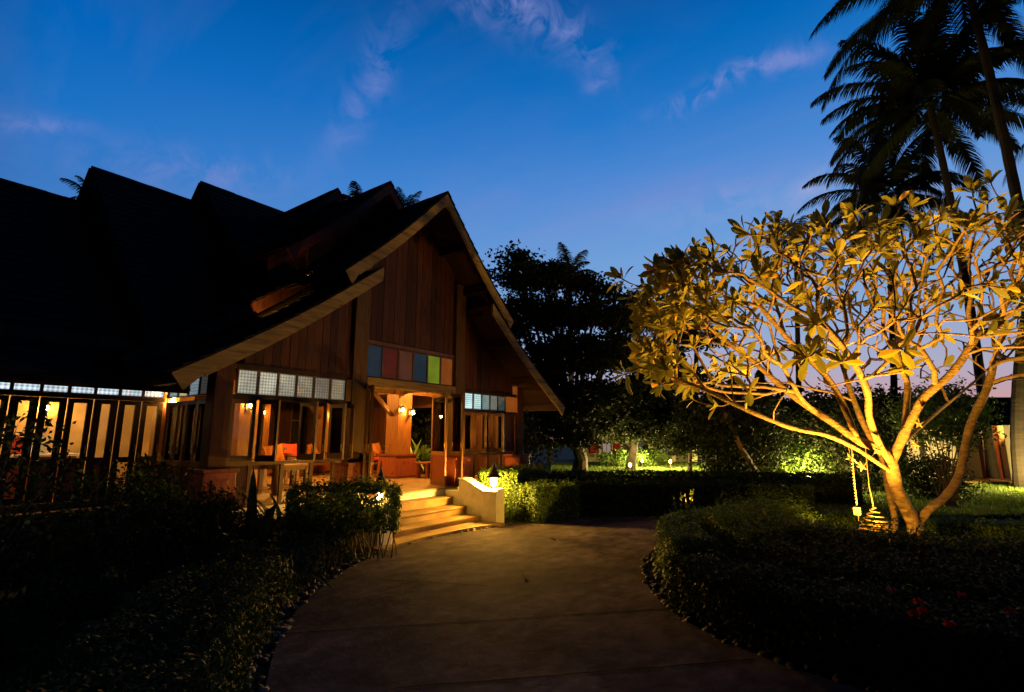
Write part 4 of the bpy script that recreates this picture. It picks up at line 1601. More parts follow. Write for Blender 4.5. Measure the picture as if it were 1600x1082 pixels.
l3 = sk.chain([P(1372, 690, D - .1), P(1358, 650, D - .3), P(1355, 612, D - .5), P(1330, 560, D - .8), P(1280, 500, D - 1.1)], main)
l4 = sk.chain([P(1405, 695, D), P(1425, 655, D - .1), P(1445, 620, D - .2), P(1490, 580, D - .4), P(1530, 520, D - .6)], main)
l5 = sk.chain([P(1418, 610, D + .3), P(1415, 560, D + .5), P(1428, 500, D + .6)], l4[6])
l6 = sk.chain([P(1300, 600, D + .2), P(1240, 540, D + .1), P(1180, 470, D)], l2[9])
l7 = sk.chain([P(1415, 690, D + .3), P(1470, 640, D + .9), P(1530, 590, D + 1.4), P(1600, 520, D + 1.7)], main)

# twig tips over a flattened dome, denser at the outside
tips = []
fc = P(1410, 700, D)


def dome(px_lo, px_hi):
    pass


top_prof = [(965, 560), (1000, 440), (1050, 415), (1100, 385), (1170, 365), (1240, 350), (1300, 372), (1350, 372), (1420, 330), (1500, 350), (1560, 350), (1650, 330), (1760, 420), (1850, 560)]
bot_prof = [(965, 590), (1000, 600), (1100, 620), (1200, 640), (1300, 600), (1400, 560), (1500, 570), (1600, 590), (1700, 600), (1850, 600)]


def interp(prof, x):
    for (a, b), (c, d) in zip(prof, prof[1:]):
        if a <= x <= c: return b + (d - b) * (x - a) / (c - a)
    return prof[-1][1]


# the crown outline, turned once into metres at the tree's own distance
UC = 1410.0
SH = {}
for k in range(1250):
    u = random.uniform(-3.95, 3.6)                    # metres right of the trunk
    x = UC + u * FPX / D
    zt_, zb_ = interp(top_prof, x), interp(bot_prof, x)
    hw = 2.2 * math.sqrt(max(.03, 1 - (u / 4.35) ** 2))
    v = random.uniform(-1, 1) * hw                    # metres towards / away
    w_ = random.random() ** .7
    shell_ = 1 - .32 * (abs(v) / 2.3) ** 2
    pz_top = P(x, zt_, D).z; pz_bot = P(x, zb_, D).z
    z = pz_bot + (pz_top - pz_bot) * w_ * shell_
    q = P(x, 600, D)
    p = Vector((q.x, q.y, 0)) + FW * v
    p.z = z
    tips.append(p)
    s_ = max(w_, min(1, -u / 3.4), .9 * abs(v) / hw * (1 if u < -1 else .75))
    SH[tuple(round(c, 4) for c in p)] = (.85 if u < -.6 else (.78 if u < .6 else .62)) * s_ ** 2.5
tips += [P(1412, 300, D + .1), P(1400, 318, D), P(1425, 322, D - .2), P(972, 436, D - .2), P(1118, 345 + 35, D), P(1085, 385, D + .2), P(975, 585, D - .4), P(990, 570, D - .3), P(1005, 550, D), P(1170, 610, D - 1.2), P(1200, 360, D - .4), P(1520, 300, D - .5), P(1548, 285, D + .2), P(1575, 330, D)]
tips.sort(key=lambda p: (p - fc).length)
tipid = []
NP = None
for tp in tips:
    arr = np.array([tuple(p) for p in sk.p]); ln = np.array(sk.len)
    dv = arr - np.array(tuple(tp))
    dist = np.linalg.norm(dv, axis=1)
    # the branch must run outwards and upwards from its fork
    out = np.linalg.norm(arr - np.array(tuple(fc)), axis=1)
    cost = dist + .42 * ln + np.where(arr[:, 2] > tp.z + .15, 3, 0) + np.where(arr[:, 2] < 1.15, 4, 0)
    cost += np.where(dist < .18, 2, 0)
    j = int(np.argmin(cost))
    s0 = sk.p[j]
    par = sk.par[j]
    d = (s0 - sk.p[par]).normalized() if par >= 0 else Vector((0, 0, 1))
    l = (tp - s0).length
    d = (d + (tp - s0).normalized() * 1.8).normalized()
    c1 = s0 + d * l * .4
    c2 = tp - Vector(((tp - fc).x * .06, (tp - fc).y * .06, .22)) * min(1, l) * .5
    n = max(2, int(l / .16))
    par = j
    for i in range(1, n + 1):
        t_ = i / n
        q = s0 * (1 - t_) ** 3 + c1 * 3 * t_ * (1 - t_) ** 2 + c2 * 3 * t_ * t_ * (1 - t_) + tp * t_ ** 3
        if i < n: q = q + Vector((random.gauss(0, .012), random.gauss(0, .012), random.gauss(0, .008)))
        par = sk.add(q, par)
    tipid.append(par)
n = len(sk.p)
acc = [0.0] * n
kids = [[] for _ in range(n)]
for i in range(n):
    if sk.par[i] >= 0: kids[sk.par[i]].append(i)
EXP = 2.9
for i in range(n - 1, -1, -1):
    if not kids[i]: acc[i] = .0116 ** EXP
    if sk.par[i] >= 0: acc[sk.par[i]] += acc[i]
rad = [min(a ** (1 / EXP) * .93, .115) for a in acc]
b = MB()
done = set()
for i in range(n):
    for c in kids[i]:
        if c in done: continue
        big = max(kids[i], key=lambda k: acc[k])
        if c == big and sk.par[i] >= 0 and i not in (): 
            continue
        # start a chain at i through c
        pts = [sk.p[i]]; rr = [rad[c]]
        k = c
        while True:
            pts.append(sk.p[k]); rr.append(rad[k] * (1 + .06 * math.sin(k * 1.9))); done.add(k)
            if not kids[k]: break
            k = max(kids[k], key=lambda q: acc[q])
        b.tube(pts, rr, 9 if rr[0] > .05 else 6, True)
trunk = b.build('trunk', M['bark'], frg, smooth=True)


def frangi_leaf(b, p, d, up, l, w):
    s = d.cross(up).normalized()
    u2 = s.cross(d).normalized()
    prof = [(0, .06), (.18, .3), (.4, .72), (.62, 1.0), (.82, .82), (.95, .38), (1.0, .05)]
    i0 = len(b.v)
    cur = random.uniform(-.1, .32)
    for f, ww in prof:
        c = p + d * l * f - u2 * (l * cur * f * f)
        e = s * w * ww / 2
        lift = u2 * w * ww * .16
        b.v += [tuple(c - e + lift), tuple(c), tuple(c + e + lift)]
    for i in range(len(prof) - 1):
        a = i0 + 3 * i
        b.f += [(a, a + 1, a + 4, a + 3), (a + 1, a + 2, a + 5, a + 4)]


b = MB()
tipset = tipid
for ti in tipset:
    p = sk.p[ti]
    d = (sk.p[ti] - sk.p[sk.par[ti]]).normalized()
    rel = p - fc
    uu = rel.dot(RT)
    # right half carries fewer leaves than the left
    prob = SH.get(tuple(round(c, 4) for c in p), .8)
    if random.random() > prob: continue
    nlv = random.randint(4, 8)
    a0 = random.random() * 6.28
    e1 = d.orthogonal().normalized(); e2 = d.cross(e1)
    for k in range(nlv):
        a = a0 + k * 2.4
        op = random.uniform(.45, 1.25)
        ld = (d * math.cos(op) + (e1 * math.cos(a) + e2 * math.sin(a)) * math.sin(op)).normalized()
        l = random.uniform(.16, .33)
        frangi_leaf(b, p - d * .05 * random.random(), ld, (d + Vector((0, 0, .3))).normalized() if abs(ld.dot(d)) < .98 else e1, l, l * random.uniform(.30, .38))
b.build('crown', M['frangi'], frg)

# uplight at its foot
def ground_light(loc, target, watts, label, col=YELL, ang=120, r=.04, grp='garden uplights'):
    t = thing('garden_uplight', loc, label, 'uplight', grp)
    loc = Vector(loc)
    MB().tube([loc + Vector((0, 0, -.12)), loc + Vector((0, 0, .02))], .012, 6).build('stake', M['iron'], t)
    dr = (Vector(target) - loc).normalized()
    MB().tube([loc + dr * -.03 + Vector((0, 0, .04)), loc + dr * .06 + Vector((0, 0, .04))], [.045, .055], 12, False).build('housing', M['iron'], t)
    MB().sphere(loc + dr * .0 + Vector((0, 0, .04)), .022, 10, 6).build('bulb', M['bulb_small'], t)
    spot('uplight_beam', loc + dr * .13 + Vector((0, 0, .04)), target, watts, col, ang, .6 if ang > 90 else .22, r if ang > 90 else .03, t)
    return t


UP = FB - RT * .95 - FW * .95
UP.z = .22
ground_light(UP, (UP.x + .30, UP.y + .12, 2.2), 2700, 'staked uplight behind the low hedge at the foot of the frangipani', col=(1.0, .52, .06), ang=120)
ground_light(Vector((8.05, .28, .22)), (9.6, 0.0, 1.3), 420, 'low uplight gleaming through the clipped hedge before the trunk', ang=150)
BL = Vector((9.35, 2.35, .74))
ground_light(BL, (6.7, 8.4, 2.2), 480, 'staked uplight on the rim of the island aimed at the wooden gable', ang=66)
# a second flood lamp on a short post at the right
fl = P(1612, 605, 8.6)
t = thing('flood_lamp', (fl.x, fl.y, 0), 'post-mounted flood lamp at the right edge shining into the frangipani branches', 'flood lamp')
MB().tube([(fl.x, fl.y, 0), (fl.x, fl.y, fl.z - .1)], .022, 8).build('pole', M['iron'], t)
MB().tube([fl - RT * -.09, fl + RT * .02], [.09, .07], 12).build('housing', M['iron'], t)
MB().sphere(fl - RT * .0, .055, 12, 8).build('bulb', M['bulb_small'], t)
spot('flood_beam', fl - RT * .12, fl - RT * 3 + FW * -.1 + Vector((0, 0, .75)), 170, (1.0, .52, .06), 84, .6, .05, t)

# ------------------------------------------------------------------ ornaments under the frangipani
def star_mesh(b, c, r, th=.02, n=5):
    c = Vector(c)
    a0 = random.random()
    ax, az = RT, Vector((0, 0, 1))
    ring = []
    for k in range(2 * n):
        a = a0 + math.pi * k / n
        rr = r if k % 2 == 0 else r * .42
        ring.append(c + ax * rr * math.cos(a) + az * rr * math.sin(a))
    i0 = len(b.v)
    b.v += [tuple(c + FW * th), tuple(c - FW * th)] + [tuple(q) for q in ring]
    for k in range(2 * n):
        b.f += [(i0, i0 + 2 + k, i0 + 2 + (k + 1) % (2 * n)), (i0 + 1, i0 + 2 + (k + 1) % (2 * n), i0 + 2 + k)]


stars = [((1329, 716), 'straw star ornament hanging left on the looped wire'), ((1347, 729), 'straw star ornament at the lowest dip of the looped wire'), ((1371, 704), 'straw star ornament highest beside the fork of the trunk'),
         ((1430, 695), 'pale star ornament hanging right of the trunk fork'), ((1436, 662), 'small pale star ornament high on a cord right of the fork')]
M['straw'] = mat('straw', (.16, .12, .05), .9)
for (x, y), lab in stars:
    b = MB(); star_mesh(b, P(x, y, D - .35), .085)
    tag(b.build('star_ornament', M['straw']), lab, 'star ornament', 'straw stars hung in the frangipani')
b = MB()
b.tube([P(1326, 700, D - .35), P(1329, 716, D - .35), P(1347, 729, D - .35), P(1371, 704, D - .35), P(1378, 695, D - .3)], .004, 4)
tag(b.build('garland_wire', M['gold']), 'thin looped wire that carries the star ornaments', 'wire')
b = MB(); b.tube([P(1330, 695, D - .4), P(1336, 760, D - .4), P(1340, 795, D - .4), P(1342, 815, D - .4)], .006, 4)
for k in range(14):
    q = P(1331 + k * .6, 725 + k * 5, D - .4); b.sphere(q, .014, 6, 4)
c1 = thing('bead_string', P(1336, 760, D - .4), 'left hanging string of tiny beads with a small box at its end', 'bead string')
b.build('cord', M['straw'], c1)
q = P(1339, 798, D - .4)
MB().box(q.x - .045, q.x + .045, q.y - .045, q.y + .045, q.z - .06, q.z + .05).build('box', M['straw'], c1, bevel=.01)
c2 = thing('wire_spiral', P(1365, 800, D - .5), 'bright coiled wire cone hanging low in front of the trunk on a cord', 'wire ornament')
b = MB(); b.tube([P(1352, 700, D - .45), P(1358, 760, D - .48), P(1364, 788, D - .5)], .005, 4); b.build('cord', M['gold'], c2)
b = MB()
apex = P(1364, 789, D - .5)
pts = []
for k in range(180):
    a = k / 180 * 7 * 2 * math.pi; f = k / 179
    pts.append(apex + Vector((.27 * f * math.cos(a), .27 * f * math.sin(a), -.40 * f)))
b.tube(pts, .0065, 5)
b.build('coil', M['gold'], c2)

# ------------------------------------------------------------------ hedges and planting
def cm(*p): return catmull([(a, b_, 0) for a, b_ in p], 6)


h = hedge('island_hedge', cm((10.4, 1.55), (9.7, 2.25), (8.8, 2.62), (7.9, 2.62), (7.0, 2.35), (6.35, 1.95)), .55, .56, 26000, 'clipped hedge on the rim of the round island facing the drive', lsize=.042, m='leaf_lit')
sprigs(h, [(9.0 + random.gauss(0, .16), 2.85 + random.gauss(0, .1), .55) for _ in range(5)], .30, 'leaf', 9, .06)  # shoots added before the gable uplight to dapple its beam
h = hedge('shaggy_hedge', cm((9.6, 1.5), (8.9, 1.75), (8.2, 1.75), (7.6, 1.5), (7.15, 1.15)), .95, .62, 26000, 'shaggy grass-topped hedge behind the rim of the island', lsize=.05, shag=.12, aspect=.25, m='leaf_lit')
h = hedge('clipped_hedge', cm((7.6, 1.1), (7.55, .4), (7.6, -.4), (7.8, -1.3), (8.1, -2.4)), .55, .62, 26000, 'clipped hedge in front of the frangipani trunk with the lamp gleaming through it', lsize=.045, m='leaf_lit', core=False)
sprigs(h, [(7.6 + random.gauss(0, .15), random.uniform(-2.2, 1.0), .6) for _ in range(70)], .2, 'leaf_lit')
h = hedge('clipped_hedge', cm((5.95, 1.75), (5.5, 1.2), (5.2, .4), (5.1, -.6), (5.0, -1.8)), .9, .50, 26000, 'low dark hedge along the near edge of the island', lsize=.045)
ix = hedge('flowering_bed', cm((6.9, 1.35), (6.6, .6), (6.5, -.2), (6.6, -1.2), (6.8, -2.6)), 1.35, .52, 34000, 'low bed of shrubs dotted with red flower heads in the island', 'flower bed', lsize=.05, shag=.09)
for (x, y) in ((1436, 935), (1427, 953), (1441, 950), (1435, 978), (1377, 978), (1348, 968), (1343, 975), (1352, 995), (1458, 978), (1480, 970), (1578, 953), (1500, 925), (1288, 955), (1556, 998), (1392, 918), (1425, 1033), (1300, 1020)):
    q = G(x, y, .56)
    if not 4.6 < q.x < 7.6: continue
    q.z = .53
    b = MB()
    for k in range(26):
        o = Vector(rand_unit(1)[0]); o.z = abs(o.z) * .7
        c = q + o * random.uniform(.02, .055)
        s = .011
        t1 = o.orthogonal().normalized() * s; t2_ = o.cross(t1)
        i0 = len(b.v)
        b.v += [tuple(c - t1), tuple(c - t2_), tuple(c + t1), tuple(c + t2_)]; b.f.append((i0, i0 + 1, i0 + 2, i0 + 3))
    b.build('flower', M['petal'], ix)

# outer hedges
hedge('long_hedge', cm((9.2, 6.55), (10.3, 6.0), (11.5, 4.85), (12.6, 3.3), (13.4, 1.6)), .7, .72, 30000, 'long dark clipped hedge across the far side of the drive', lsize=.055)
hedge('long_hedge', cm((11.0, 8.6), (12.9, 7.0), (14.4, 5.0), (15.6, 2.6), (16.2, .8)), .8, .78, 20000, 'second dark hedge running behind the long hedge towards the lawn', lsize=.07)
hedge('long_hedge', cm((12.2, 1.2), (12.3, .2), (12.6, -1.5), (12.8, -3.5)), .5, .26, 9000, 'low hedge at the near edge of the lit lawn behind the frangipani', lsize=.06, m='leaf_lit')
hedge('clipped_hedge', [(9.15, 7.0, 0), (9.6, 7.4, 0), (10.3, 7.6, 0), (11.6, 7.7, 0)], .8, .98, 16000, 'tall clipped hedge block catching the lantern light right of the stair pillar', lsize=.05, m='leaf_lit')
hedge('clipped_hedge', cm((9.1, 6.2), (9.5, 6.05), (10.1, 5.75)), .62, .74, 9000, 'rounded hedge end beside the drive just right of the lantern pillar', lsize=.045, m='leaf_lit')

# bush with the flat top by the steps, stems showing
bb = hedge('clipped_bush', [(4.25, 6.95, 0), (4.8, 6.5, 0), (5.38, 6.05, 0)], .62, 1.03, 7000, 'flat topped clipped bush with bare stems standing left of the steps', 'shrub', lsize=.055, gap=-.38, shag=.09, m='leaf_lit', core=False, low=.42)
b = MB()
for k in range(46):
    f = random.random()
    p0 = Vector((4.3 + 1.05 * f, 6.9 - .82 * f, 0)) + Vector((random.gauss(0, .1), random.gauss(0, .1), 0))
    e = p0 + Vector((random.gauss(0, .09), random.gauss(0, .09), random.uniform(.6, .9)))
    b.tube([p0, p0.lerp(e, .5) + Vector((random.gauss(0, .04), random.gauss(0, .04), 0)), e], [.012, .009, .004], 5, False)
b.build('stem', M['stem'], bb)

# low hedge along the left of the drive
hedge('drive_hedge', cm((.2, 1.7), (.95, 2.9), (1.7, 4.0), (2.4, 4.9)), .75, .62, 42000, 'dark low hedge along the near left edge of the drive', lsize=.035)
hedge('drive_hedge', cm((2.5, 5.0), (3.2, 5.7), (4.0, 6.3), (4.8, 6.75)), .7, .55, 16000, 'thin twiggy hedge between the near hedge and the clipped bush', lsize=.045, m='leaf', core=False)
b = MB()
for k in range(160):
    f = random.random(); p0 = Vector((2.5 + 2.3 * f, 5.0 + 1.75 * f, 0)) + Vector((random.gauss(0, .16), random.gauss(0, .16), 0))
    e = p0 + Vector((random.gauss(0, .22), random.gauss(0, .22), random.uniform(.25, .6)))
    b.tube([p0, p0.lerp(e, .5) + Vector((random.gauss(0, .05), random.gauss(0, .05), 0)), e], [.007, .005, .002], 4, False)
tw = thing('bare_twigs', (3.6, 6.0, 0), 'tangle of bare reddish twigs under the thin hedge left of the drive', 'twigs')
b.build('twig', mat('red_twig', (.16, .07, .035), .8), tw)

# shrubs in front of the hall
for c, r, n_, lab, ls, mm in (
    ((1.25, 7.6, 1.05), (.7, .6, .9), 1500, 'loose leafy shrub whose sprays cross the leftmost hall windows', .085, 'leaf'),
    ((2.3, 7.9, .75), (.55, .5, .6), 2600, 'rounded small-leaved shrub below the hall windows', .06, 'leaf'),
    ((2.95, 8.3, .75), (.45, .45, .62), 2400, 'loose shrub before the right end of the hall windows', .07, 'leaf'),
    ((.75, 6.0, .35), (.7, .7, .4), 4000, 'dark shrub at the far left edge of the garden', .07, 'leaf_dark'),
    ((2.2, 6.6, .38), (.9, .7, .40), 6000, 'low dark spreading shrub left of the broad-leaved plants', .065, 'leaf_dark'),
    ((3.2, 7.4, .5), (.7, .6, .5), 6000, 'dark shrub at the foot of the pavilion corner post', .065, 'leaf_dark')):
    bush('shrub', c, r, n_, lab, group='dark shrubs before the hall', lsize=ls, m=mm)


def strap_plant(name, loc, n_, h_, w_, label, m='bladed', erect=(.5, 1.4), droop=.8, cat='plant', grp=None, tall=0.0):
    t = thing(name, loc, label, cat, grp)
    b = MB()
    for k in range(n_):
        a = random.uniform(0, 6.28); e = random.uniform(*erect)
        z = tall * random.random()
        blade(b, (loc[0] + random.gauss(0, .06), loc[1] + random.gauss(0, .06), z), (math.cos(a) * math.cos(e), math.sin(a) * math.cos(e), math.sin(e)), h_ * random.uniform(.6, 1.1), w_, droop * random.uniform(.6, 1.4))
    b.build('foliage', M[m], t)
    if tall:
        MB().tube([(loc[0], loc[1], 0), (loc[0], loc[1], tall)], .018, 6).build('stem', M['stem'], t)
    return t


for i, (x, y, hh, lab) in enumerate(((3.6, 6.7, 1.45, 'broad-leaved plant standing tallest in front of the left bay'), (4.1, 7.15, 1.35, 'broad-leaved plant next to the clipped bush'), (3.0, 6.5, 1.0, 'broad-leaved plant left of the red cordyline'), (4.6, 7.6, 1.2, 'broad-leaved plant half lit beside the landing'), (2.6, 6.0, .7, 'broad-leaved plant nearest the dark lawn'), (1.9, 5.5, .6, 'low broad-leaved plant on the edge of the dark lawn'))):
    strap_plant('broad_leaf_plant', (x, y, 0), 34, hh, .15, lab, grp='broad-leaved plants left of the steps', erect=(.35, 1.4), droop=1.3)
strap_plant('cordyline', (3.25, 6.95, 0), 26, .5, .05, 'red cordyline with narrow pointed leaves before the corner post', 'cordy', tall=.45, erect=(.2, 1.3))
strap_plant('spiky_plant', tuple(G(22, 895)), 34, .62, .05, 'spiky dark plant with gleaming narrow leaves at the left edge', 'bladed', erect=(.15, 1.3))

# garden behind and right
bush('shrub', (*P(1262, 740, 18.6)[:2], .9), (1.3, 1.1, .95), 9000, 'rounded shrub lit yellow by the lamp in front of it', lsize=.12, m='leaf_lit')
bush('shrub', (*P(1335, 700, 17)[:2], 1.5), (1.6, 1.3, 1.5), 9000, 'tall dark shrub behind the left of the frangipani trunk', lsize=.13, m='leaf_dark')
bush('shrub', (*P(1150, 700, 17)[:2], 1.5), (1.3, 1.2, 1.4), 8000, 'dark bushy shrub behind the leaning trunk', lsize=.13, m='leaf_dark')
bush('shrub', (*P(1468, 655, 13)[:2], 2.3), (1.0, .9, .7), 6000, 'light green small-leaved shrub right behind the trunk fork', lsize=.10, m='leaf_lit', zlow=1.2)
bush('shrub', (*P(1450, 735, 15)[:2], .6), (1.3, 1, .6), 5000, 'low dark shrub before the white garden wall', lsize=.1, m='leaf')
for (x, y, d_) in ((1025, 735, 26), (1000, 738, 25), (960, 738, 27)):
    q = G(x, y - 7)
    bush('shrub', (q.x, q.y, .5), (.9, .8, .5), 1800, {1025: 'low shrub between the two right lamps before the bungalow', 1000: 'low shrub beside the left lamps before the bungalow', 960: 'low dark shrub left of the lamps before the bungalow'}[x], group='low shrubs before the bungalow', lsize=.14, m='leaf_lit')


def garden_lamp(q, label, watts, r=.075, h_=.35):
    t = thing('garden_lamp', (q.x, q.y, 0), label, 'garden lamp', 'small garden lamps on the far lawn')
    MB().tube([(q.x, q.y, 0), (q.x, q.y, h_)], .018, 6).build('stake', M['iron'], t)
    MB().sphere((q.x, q.y, h_ + r), r, 10, 8).build('bulb', M['bulb_small'], t, smooth=True)
    MB().lathe((q.x, q.y, h_ + 2 * r), [(r * 1.4, 0), (r * .6, .04), (.01, .06)], 10).build('shade', M['iron'], t)
    d = (Vector((0, 0, CH)) - q).normalized()
    point('garden_lamp_light', (q.x + d.x * .16, q.y + d.y * .16, h_ + .22), watts * 6, (1.0, .72, .22), .05, t)


garden_lamp(G(985, 742), 'garden lamp leftmost of the three glowing before the bungalow', 160)
garden_lamp(G(1004, 733), 'garden lamp middle of the three glowing before the bungalow', 200)
garden_lamp(G(1048, 735), 'garden lamp right of the three glowing before the bungalow', 320)
garden_lamp(P(1266, 760, 17.0), 'garden lamp shining low in the yellow-lit shrub', 160)
garden_lamp(G(1178, 716), 'small white lamp far across the lawn beyond the leaning trunk', 400, .12, .8)
garden_lamp(G(1650, 772), 'lamp added out of view to light the lawn by the right house', 260)  # unseen lamp past the right edge, added to brighten the lawn
garden_lamp(G(1240, 728), 'garden lamp on the far lit lawn behind the leaning trunk', 500)

hedge('tall_hedge', [(13.6, 9.6, 0), (13.7, 12.0, 0), (13.6, 14.5, 0), (13.4, 17.5, 0)], .9, 3.0, 26000, 'tall dark hedge added to block the sky beyond the open side of the pavilion', lsize=.11, m='leaf_dark')  # added to keep bright sky out of the side opening
bush('shrub', (14.8, 14.6, 1.7), (2.2, 3.0, 1.9), 14000, 'big dark shrub added to block the sky outside the open side of the pavilion', lsize=.16, m='leaf_dark', clumps=90)  # added as a further block against the sky behind the opening
bush('shrub', (13.6, 11.0, 1.3), (1.3, 1.8, 1.3), 8000, 'dark shrub under the right eave of the pavilion', lsize=.13, m='leaf_dark', clumps=60)
# leaning tree and small trees
def lean_tree():
    a = G(1198, 768); 
    b_ = P(1158, 700, 14.6); c = P(1130, 640, 15)
    t = thing('leaning_tree', a, 'small tree with a lit trunk leaning left over the lawn', 'tree')
    MB().tube([a, a.lerp(b_, .5) + Vector((0, 0, .05)), b_, c], [.10, .085, .07, .05], 8).build('trunk', M['bark'], t)
    q = rand_unit(5000) * rng.random((5000, 1)) ** .5 * np.array([1.5, 1.5, 1.0]) + np.array(tuple(c))
    q = q[fastnoise(q, 2.6) > -.1]
    leaf_mesh('crown', q, .14, M['leaf_dark'], t)
lean_tree()


def lob(x, y, d_, r): return (tuple(P(x, y, d_)), r)


big_tree('broadleaf_tree', G(905, 742), [lob(800, 405, 21, (.75, .7, .45)), lob(815, 440, 21, (1.2, 1.2, .5)), lob(850, 425, 22, (1.1, 1, .35)), lob(895, 440, 22, (1.1, 1, .45)), lob(935, 452, 22, (.9, .9, .35)), lob(845, 490, 22, (2.0, 2.0, .8)), lob(920, 490, 22, (1.7, 1.7, .6)), lob(805, 500, 20.5, (.9, 1, .9)),
          lob(870, 560, 22, (2.2, 2, 1.0)), lob(950, 550, 22, (1.6, 1.6, .7)), lob(880, 625, 22, (2.2, 2, .8)), lob(965, 500, 21.5, (1.0, 1.0, .3)), lob(935, 620, 22, (1.4, 1.4, .8)), lob(860, 680, 22, (1.7, 1.6, .6))],
         70000, 'large dark broadleaf tree rising just right of the pavilion roof', 'dark trees behind the drive', .3, .17, clump=.36, gap=-.2)
big_tree('broadleaf_tree', G(985, 736), [lob(1000, 470, 25, (1.2, 1, .35)), lob(985, 500, 25, (1.8, 1.6, .5)), lob(1045, 495, 25, (1.7, 1.5, .4)), lob(1075, 530, 25, (1.3, 1.4, .5)), lob(1000, 555, 25, (2.2, 2, .7)), lob(1050, 590, 25, (2.0, 1.8, .6)), lob(985, 620, 25, (2.2, 2.2, .8)), lob(1040, 650, 25, (1.6, 1.6, .6)), lob(930, 660, 25, (1.8, 1.8, .6)), lob(990, 675, 25, (2, 1.8, .5))],
         46000, 'dark layered tree behind the far hedge with pink sky showing through', 'dark trees behind the drive', .22, .19, clump=.36, gap=-.2)
big_tree('small_tree', G(1077, 742), [lob(1075, 655, 24, (1.5, 1.5, .9)), lob(1060, 690, 24, (1.2, 1.1, .6)), lob(1105, 670, 24, (1.1, 1.1, .7))], 7000, 'small dark tree on the lawn right of the three lamps', None, .10, .18, fork=.55, clump=.4)
for (x, y0, y1, d_, lab) in ((1075, 722, 560, 34, 'narrow dark conifer far behind the small tree'), (1118, 722, 600, 30, 'dark conifer right of the narrow conifer'), (1150, 722, 590, 27, 'broad dark conifer left of the yellow-lit shrub'), (1195, 722, 580, 28, 'dark conifer behind the yellow-lit shrub'), (1045, 722, 600, 36, 'far narrow conifer left of the others')):
    a = G(x, y0); a = Vector((0, 0, 0)) + P(x, 683, d_); a.z = 0
    tz = P(x, y1, d_).z
    n_ = 6000
    f = rng.random(n_) ** .8
    w_ = 1.5 * (1 - f) ** .7 * (1 + .25 * np.sin(f * 40))
    an = rng.random(n_) * 6.28; rr_ = w_ * rng.random(n_) ** .4
    q = np.stack([a.x + rr_ * np.cos(an), a.y + rr_ * np.sin(an), .5 + f * (tz - .5)], 1)
    t = thing('conifer', a, lab, 'tree', 'dark conifers beyond the lawn')
    leaf_mesh('crown', q, .24, M['leaf_dark'], t, aspect=.3)
    MB().tube([a, (a.x, a.y, tz * .9)], [.14, .04], 7).build('trunk', M['darkbark'], t)
tree_line = []
for k, (x, y, d_) in enumerate(((800, 620, 34), (860, 640, 36), (1220, 640, 32), (1290, 655, 30), (1370, 640, 34), (1440, 650, 36), (1240, 690, 24))):
    a = P(x, 683, d_); a.z = 0
    c = P(x, y, d_)
    big_tree('broadleaf_tree', a, [((c.x, c.y, c.z), (2.6, 2.6, 1.6)), ((c.x + 1.2, c.y - 1.6, c.z - 1.2), (2, 2, 1.2)), ((c.x - 1, c.y + 1.5, c.z - 1.3), (2, 2, 1.2))], 7000,
             ['far dark tree at the left seen under the pavilion eave', 'far dark tree behind the large broadleaf tree', 'far dark tree behind the leaning trunk', 'far dark tree left behind the frangipani crown', 'far dark tree behind the middle of the frangipani', 'far dark tree by the roof of the right house', 'dense dark tree just behind the yellow-lit shrub'][k], 'far dark trees', .16, .3)

# palms
palm(P(1660, 740, 17), P(1600, 300, 17), P(1506, -40, 17), 'nearest tall coconut palm with its crown cut by the top of the picture', 32, 6.2, .15, drop=1.6, nl=110, ll=1.05, lw=.06, phase=.4)
palm(P(1552, 757, 21), P(1520, 450, 21), P(1452, 160, 21), 'full dark coconut palm with its crown left of the tallest trunk', 38, 5.2, .15, drop=1.4, nl=110, ll=1.1, lw=.062, phase=1.1)
palm(P(1400, 720, 26), P(1395, 500, 26), P(1385, 305, 26), 'smaller coconut palm whose crown hangs below the full palm', 26, 4.4, .13, drop=1.6, nl=80, ll=1.0, lw=.07, phase=2.2)
palm(P(1250, 700, 34), P(1246, 500, 34), P(1243, 385, 34), 'small far palm peeping over the top of the frangipani', 16, 3.2, .15, drop=1.4, nl=40, ll=.75, lw=.06, phase=.2)
palm(P(893, 700, 36), P(893, 550, 36), P(890, 432, 36), 'far palm crown rising above the dark broadleaf tree', 18, 2.6, .18, drop=1.4, nl=44, ll=.8, lw=.06, phase=.9)
palm(P(1090, 700, 36), P(1085, 600, 36), P(1090, 500, 36), 'far palm half hidden behind the left of the frangipani crown', 14, 3.0, .16, drop=1.4, nl=40, ll=.8, lw=.06, phase=1.9)
palm(P(636, 600, 40), P(636, 450, 40), P(634, 325, 40), 'palm top showing between the two front roof gables', 14, 2.0, .15, drop=.9, nl=44, ll=.7, lw=.04, phase=.3)
palm(P(560, 600, 42), P(560, 450, 42), P(560, 318, 42), 'palm leaf tips showing behind the second roof gable', 12, 1.8, .15, drop=1.0, nl=44, ll=.9, lw=.06, phase=1.3)
palm(P(132, 600, 40), P(132, 450, 40), P(140, 305, 40), 'palm leaf tip showing left of the tallest hall gable', 10, 2.2, .2, drop=1.2, nl=40, ll=.8, lw=.06, phase=2.3)
palm(P(1598, 760, 18), P(1560, 560, 18), P(1690, 150, 18), 'slanting palm trunk at the right edge before the right house', 12, 3.5, .16, nl=50, ll=.8)

